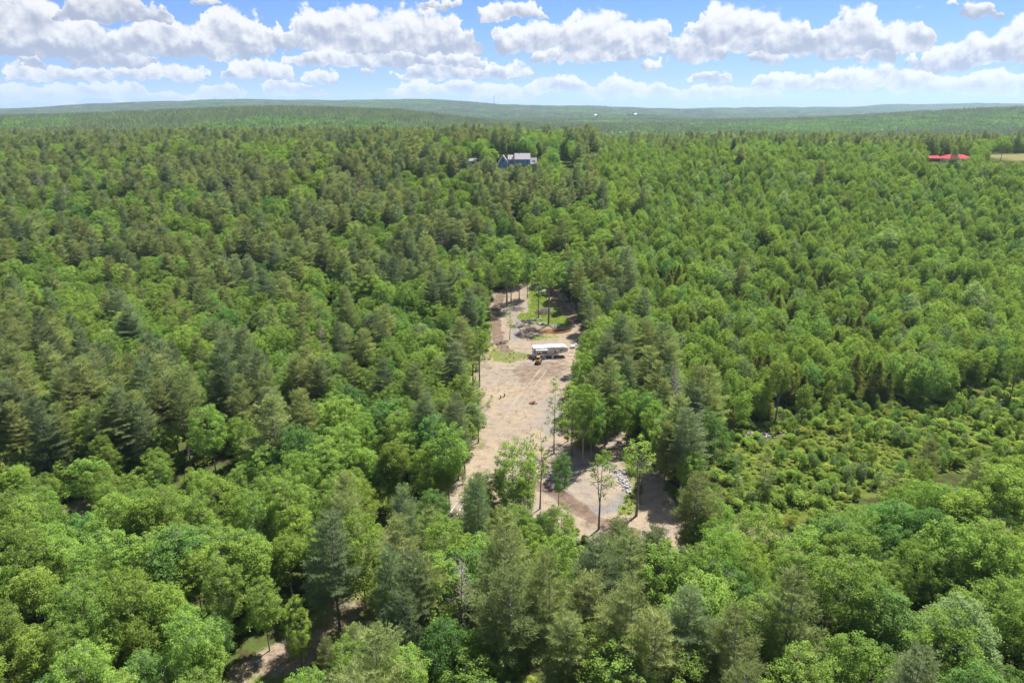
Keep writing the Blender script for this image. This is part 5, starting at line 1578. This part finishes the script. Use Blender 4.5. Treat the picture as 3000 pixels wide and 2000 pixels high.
# ---- loose stones and litter spread over the bare ground
def litter():
    rng = np.random.default_rng(91)
    lo, hi = CLEAR.min(0), CLEAR.max(0)
    acc, st = Acc(), Acc()
    x = rng.uniform(lo[0], hi[0], 6000); y = rng.uniform(lo[1], hi[1], 6000)
    ok = inside(CLEAR, x, y) & (pdist(ROAD_C, x, y, False) > 2.2 * rng.random(6000)) & (fbm(x, y, 5, 93) > .45)
    x, y = x[ok][:2300], y[ok][:2300]; z = H(x, y)
    for i in range(len(x)):
        if np.hypot(x[i] - RX, y[i] - RY) < 3: continue
        if i % 5:
            V, F = rock_mesh(rng, rng.uniform(.05, .17)); acc.add(V + [x[i], y[i], z[i] + .02], T=F)
        else:
            a = rng.uniform(0, 6.28); L = rng.uniform(.3, 1.3); d = np.array([math.cos(a), math.sin(a), 0]) * L
            st.tube(np.array([[x[i], y[i], z[i] + .04], [x[i] + d[0], y[i] + d[1], z[i] + .08]]), np.array([.03, .015]), 4)
    tag(obj('gravel', acc.mesh('gravel', M['stone_pale'])), 'loose pale stones strewn over the bare ground', None, None, 'stuff')
    tag(obj('twig_litter', st.mesh('twig_litter', M['stick'])), 'broken twigs strewn over the bare ground', None, None, 'stuff')
litter()

def grass_blades():
    rng = np.random.default_rng(95)
    acc = Acc()
    for poly, n in ((GRASS_RING, 5200), (GRASS_B, 550), (GRASS_C, 500), (GRASS_D, 1300), (GRASS_E, 900)):
        lo, hi = poly.min(0), poly.max(0)
        x, y = rng.uniform(lo[0], hi[0], n * 2), rng.uniform(lo[1], hi[1], n * 2)
        q = (inside(poly, x, y)) & (fbm(x, y, 2.5, 97) > .42) & (np.hypot(x - RX, y - RY) > 2); x, y = x[q][:n], y[q][:n]; m = len(x)
        if not m: continue
        C = np.stack([x, y, H(x, y) + .1], 1)
        leaf_quads(acc, C, unit(rng.normal(size=(m, 3)) + [0, 0, .5]), .34, np.clip(fbm(x, y, 3, 98) * 1.4 - .2, 0, 1), rng, .5)
    tag(obj('grass', acc.mesh('grass', M['leaf_shrub'])), 'rough bright grass in the upper clearing', None, None, 'stuff')
grass_blades()

# ---- muddy pond
m_, nt_, out_ = mat_base('pond_water')
b_ = nt_.nodes.new('ShaderNodeBsdfPrincipled'); b_.inputs['Base Color'].default_value = (0.125, 0.055, 0.015, 1); b_.inputs['Roughness'].default_value = .22
b_.inputs['Specular IOR Level'].default_value = .25
tc_ = nt_.nodes.new('ShaderNodeTexCoord'); nn_ = noise(nt_, tc_.outputs['Object'], 2.5, 3, .6)
bp_ = nt_.nodes.new('ShaderNodeBump'); bp_.inputs['Strength'].default_value = .15; nt_.links.new(nn_.s, bp_.inputs['Height']); nt_.links.new(bp_.outputs[0], b_.inputs['Normal'])
nt_.links.new(b_.outputs[0], out_.inputs[0])
th = np.linspace(0, 2 * math.pi, 41)[:-1]; rr = 1 + .12 * np.sin(3 * th + 1) + .08 * np.sin(5 * th)
PV = [(POND[0], POND[1], 0)] + [(POND[0] + 5.3 * r * math.cos(t), POND[1] + 2.3 * r * math.sin(t), 0) for t, r in zip(th, rr)]
zp = Hf(*POND) + .33
o = obj('pond', mesh_np('pond', [(a, b, zp) for a, b, _ in PV], tris=[(0, 1 + i, 1 + (i + 1) % 40) for i in range(40)], mats=[m_]))
tag(o, 'shallow muddy orange-brown pond behind the camper', None, None, 'structure')

# ------------------------------------------------------------------ buildings on the ridge
def window(parent, x0, x1, z0, z1, yf, bars=1, arch=False):
    """window on a wall that faces -Y"""
    f = MB().box(x0 - .12, x1 + .12, yf - .05, yf + .02, z0 - .12, z1 + .12).build('window', M['trim'], parent)
    n = bars
    w = (x1 - x0) / n
    for k in range(n):
        MB().box(x0 + w * k + .04, x0 + w * (k + 1) - .04, yf - .075, yf - .052, z0, (z0 + z1) / 2 - .04).build('pane', M['glass'], f)
        MB().box(x0 + w * k + .04, x0 + w * (k + 1) - .04, yf - .075, yf - .052, (z0 + z1) / 2 + .04, z1).build('pane', M['glass'], f)

def blue_house():
    x, y = HOUSE; z = Hf(x, y) - 1.6
    d = project(x, y, z)[2]; k = d / FPX
    e = empty('blue_house', (x, y, z)); tag(e, 'long blue house with grey roofs and white windows on the ridge', 'house')
    X = lambda px: (px - 1517) * k
    # gabled garage wing facing the camera
    a, b = X(1461), X(1487.5); m = (a + b) / 2; ev, ap = 4.2, 8.0
    MB().prism([(a, 0), (b, 0), (b, ev), (m, ap), (a, ev)], -2.0, 9).build('garage_wall', M['house_blue'], e)
    s = (ap - ev) / (m - a)
    r = MB().prism([(a - .4, ev - .4 * s + .02), (m, ap + .02), (b + .4, ev - .4 * s + .02), (b + .4, ev - .4 * s + .3), (m, ap + .32), (a - .4, ev - .4 * s + .3)], -2.35, 9.2).build('garage_roof', M['shingle'], e)
    for sg, q in ((1, a), (-1, b)):
        MB().prism([(q - sg * .42, ev - .42 * s - .1), (m, ap - .12), (m, ap + .34), (q - sg * .42, ev - .42 * s + .32)], -2.42, -2.36).build('rake_board', M['trim'], r)
    window(e, m - .9, m + .9, 4.6, 6.6, -2.0, 2)
    MB().box(b - .22, b + .02, -2.06, -1.9, 0, ev).build('corner_board', M['trim'], e)
    # middle wing
    c = X(1508)
    MB().box(b + .003, c, 1.0, 8.5, 0, 5.6).build('link_wall', M['house_blue'], e)
    MB().prism([(.6, 5.5), (4.75, 8.0), (8.9, 5.5), (8.9, 5.8), (4.75, 8.3), (.6, 5.8)], b + .01, c, 'x').build('link_roof', M['shingle'], e)
    window(e, b + 1.4, b + 3.2, 3.6, 5.1, 1.0, 2); window(e, b + 2.6, b + 4.2, .6, 2.7, 1.0, 2)
    # main block
    g = X(1553)
    MB().box(c + .003, g, 0, 9.5, 0, 5.9).build('main_wall', M['house_blue'], e)
    rf = MB().prism([(-.4, 5.7), (4.75, 9.0), (9.9, 5.7), (9.9, 6.0), (4.75, 9.3), (-.4, 6.0)], c - .15, g + .15, 'x').build('main_roof', M['shingle'], e)
    MB().box(c - .05, g + .05, -.44, -.38, 5.6, 6.0).build('fascia', M['trim'], rf)
    MB().box(c - .9, c - .16, 2.0, 3.0, 6.4, 8.9).build('chimney', M['brick'], rf)
    MB().tube([(c + 3.2, 4.75, 9.2), (c + 3.2, 4.75, 10.6)], .12, 8).build('flue_pipe', M['steel'], rf)
    for q in (c + .1, X(1538), g - .25): MB().box(q, q + .16, -.03, .02, 0, 5.7).build('corner_board', M['trim'], e)
    window(e, X(1512.5), X(1519), 3.7, 5.3, 0, 2); window(e, X(1531.5), X(1534.5), 4.2, 5.3, 0, 1); window(e, X(1543.5), X(1547), 3.7, 5.3, 0, 1)
    window(e, X(1519), X(1522.5), .8, 2.5, 0, 1); window(e, X(1530), X(1535.5), .9, 2.5, 0, 2); window(e, X(1541.5), X(1551), .5, 2.6, 0, 3)
    # right lean-to with skylights
    f2 = X(1572)
    MB().box(g + .003, f2, .5, 8, 0, 2.9).build('sunroom_wall', M['house_blue'], e)
    sr = MB().prism([(.1, 2.75), (4.25, 6.4), (8.4, 2.75), (8.4, 3.05), (4.25, 6.7), (.1, 3.05)], g + .16, f2 + .3, 'x').build('sunroom_roof', M['shingle'], e)
    for q in (X(1559.5), X(1564)):
        yy, zz = 1.9, 3.05 + (1.9 - .1) * (3.65 / 4.15)
        MB().add([(q, yy - .5, zz - .44 + .06), (q + .8, yy - .5, zz - .44 + .06), (q + .8, yy + .5, zz + .44 + .06), (q, yy + .5, zz + .44 + .06), (q, yy - .5, zz - .44), (q + .8, yy - .5, zz - .44), (q + .8, yy + .5, zz + .44), (q, yy + .5, zz + .44)],
                 [(0,1,2,3),(4,7,6,5),(0,4,5,1),(1,5,6,2),(2,6,7,3),(3,7,4,0)]).build('skylight', M['glass'], sr)
    window(e, X(1556.5), X(1568.5), .6, 2.2, .5, 4)
    # deck with white railing
    dk = MB().box(b + .1, X(1512), -2.4, -.003, .7, .9).build('deck', M['plank_grey'], e)
    MB().box(b + .1, X(1512), -2.42, -2.34, 1.75, 1.85).build('rail', M['trim'], dk)
    for q in np.arange(b + .15, X(1512), .35): MB().box(q, q + .07, -2.41, -2.35, .9, 1.75).build('baluster', M['trim'], dk)
blue_house()

def small_house(px, py, w, d, h, roof_h, wall, roof, lab, rz=0.0, name='small_house', cat='house', hip=0.0, lift=0.0):
    x, y = hit(px, py, 0); z = Hf(x, y) + lift
    e = empty(name, (x, y, z), rz); tag(e, lab, cat)
    MB().box(-w/2, w/2, 0, d, -1.5, h).build('wall', M[wall], e)
    o_ = .4
    v = [(-w/2 - o_, -o_, h - .05), (w/2 + o_, -o_, h - .05), (w/2 + o_, d + o_, h - .05), (-w/2 - o_, d + o_, h - .05), (-w/2 - o_ + hip, d/2, h + roof_h), (w/2 + o_ - hip, d/2, h + roof_h)]
    MB().add(v, [(0, 3, 2, 1), (0, 1, 5, 4), (2, 3, 4, 5), (1, 2, 5), (3, 0, 4)]).build('roof', M[roof], e)
    n = max(1, int(w / 4))
    for k in range(n):
        q = -w/2 + w * (k + .5) / n; window(e, q - .5, q + .5, h * .35, h * .8, 0, 1)
small_house(2808, 474, 17, 9, 3.6, 2.3, 'cream', 'red_metal', 'low house with a long red hipped roof among trees at the right', hip=4.0, name='red_roofed_house', lift=-1.6)
small_house(2735, 474, 8, 6, 4.6, 1.4, 'brick', 'red_metal', 'small red-roofed barn left of the red-roofed house', name='red_barn', cat='barn', lift=-2.4)
small_house(1385, 484, 4.6, 4, 2.6, 1.5, 'cream', 'shingle', 'small pale shed left of the blue house', name='garden_shed', cat='shed')
small_house(1328, 489, 4.4, 4, 2.6, 1.6, 'plank_grey', 'shingle', 'grey shed farther left of the blue house half hidden by trees', name='garden_shed', cat='shed', rz=.4)
small_house(472, 470, 9, 7, 4.5, 2.6, 'cream', 'maroon', 'maroon roof showing between pines on the left slope', name='maroon_roofed_house', lift=7.0)
for (px, py, w, lab) in ((1862, 342, 14, 'white farm building by the far field on the hills'), (1745, 345, 11, 'long white shed among trees on the far hills'), (430, 346, 15, 'tiny pale house on the far left hills')):
    small_house(px, py, w, 10, 5, 3.5, 'white_plastic', 'white_plastic', lab, name='farm_building', cat='farm building', lift=8)

# ---- far radio masts
for i, px in enumerate((1447, 1461)):
    x, y = hit(px, 306, 12); z = Hf(x, y)
    d = project(x, y, z)[2]; hh = (24 - 3 * i) * d / FPX + 14
    e = empty('radio_mast', (x, y, z)); tag(e, ('taller dark' if i == 0 else 'fainter right-hand') + ' radio mast on the far hilltop', 'radio mast')
    for k in range(3):
        a = 2.094 * k; MB().tube([(2.0 * math.cos(a), 2.0 * math.sin(a), 0), (1.3 * math.cos(a), 1.3 * math.sin(a), hh)], .75 if i == 0 else .45, 5).build('leg', M['steel'] if i else M['maroon'], e)
    for k in range(int(hh / 6)):
        zz = 3 + 6 * k; MB().tube([(1.2, 0, zz), (-.6, 1.0, zz), (-.6, -1.0, zz), (1.2, 0, zz)], .12, 4, False).build('brace', M['steel'], e)

# ---- utility poles and wires along the ridge road
def utility_pole(px, py, h, lab):
    x, y = hit(px, py); z = Hf(x, y)
    e = empty('utility_pole', (x, y, z)); tag(e, lab, 'utility pole')
    MB().tube([(0, 0, -.5), (0, 0, h)], [.17, .12], 8).build('pole', M['pole'], e); MB().box(-1.2, 1.2, -.06, .06, h - .8, h - .65).build('crossarm', M['pole'], e)
    for q in (-1.1, 0, 1.1): MB().tube([(q, 0, h - .65), (q, 0, h - .45)], .06, 6).build('insulator', M['white_plastic'], e)
    return (x, y, z + h - .45)
T1 = utility_pole(1592, 466, 11, 'wooden utility pole right behind the blue house'); T2 = utility_pole(1360, 468, 12, 'wooden utility pole left of the blue house near the sheds')
T3 = utility_pole(1700, 464, 12, 'wooden utility pole in the trees far right of the blue house'); T4 = utility_pole(2931, 470, 12, 'wooden utility pole at the field edge on the right')
for a, b, lab in ((T2, T1, 'power line running past behind the blue house'), (T1, T3, 'power line running right from behind the blue house')):
    A, B = np.array(a), np.array(b); t = np.linspace(0, 1, 16)[:, None]
    P = A + (B - A) * t - np.array([0, 0, 1.0]) * (4 * .9 * t * (1 - t))
    tag(MB().tube(list(P), .035, 5).build('power_line', M['wire']), lab, 'power line')
# ------------------------------------------------------------------ the air
hz = MB().box(-11000, 11000, -600, 11500, -40, 330).build('haze', simple('tmp', (1, 1, 1)))
m_, nt_, out_ = mat_base('haze')
pv = nt_.nodes.new('ShaderNodeVolumePrincipled')
pv.inputs['Color'].default_value = (0.50, 0.68, 0.90, 1)
pv.inputs['Density'].default_value = 0.000062
pv.inputs['Anisotropy'].default_value = 0.2
nt_.links.new(pv.outputs[0], out_.inputs['Volume'])
hz.data.materials.clear(); hz.data.materials.append(m_)
tag(hz, 'thin bluish summer haze over the hills', None, None, 'stuff')
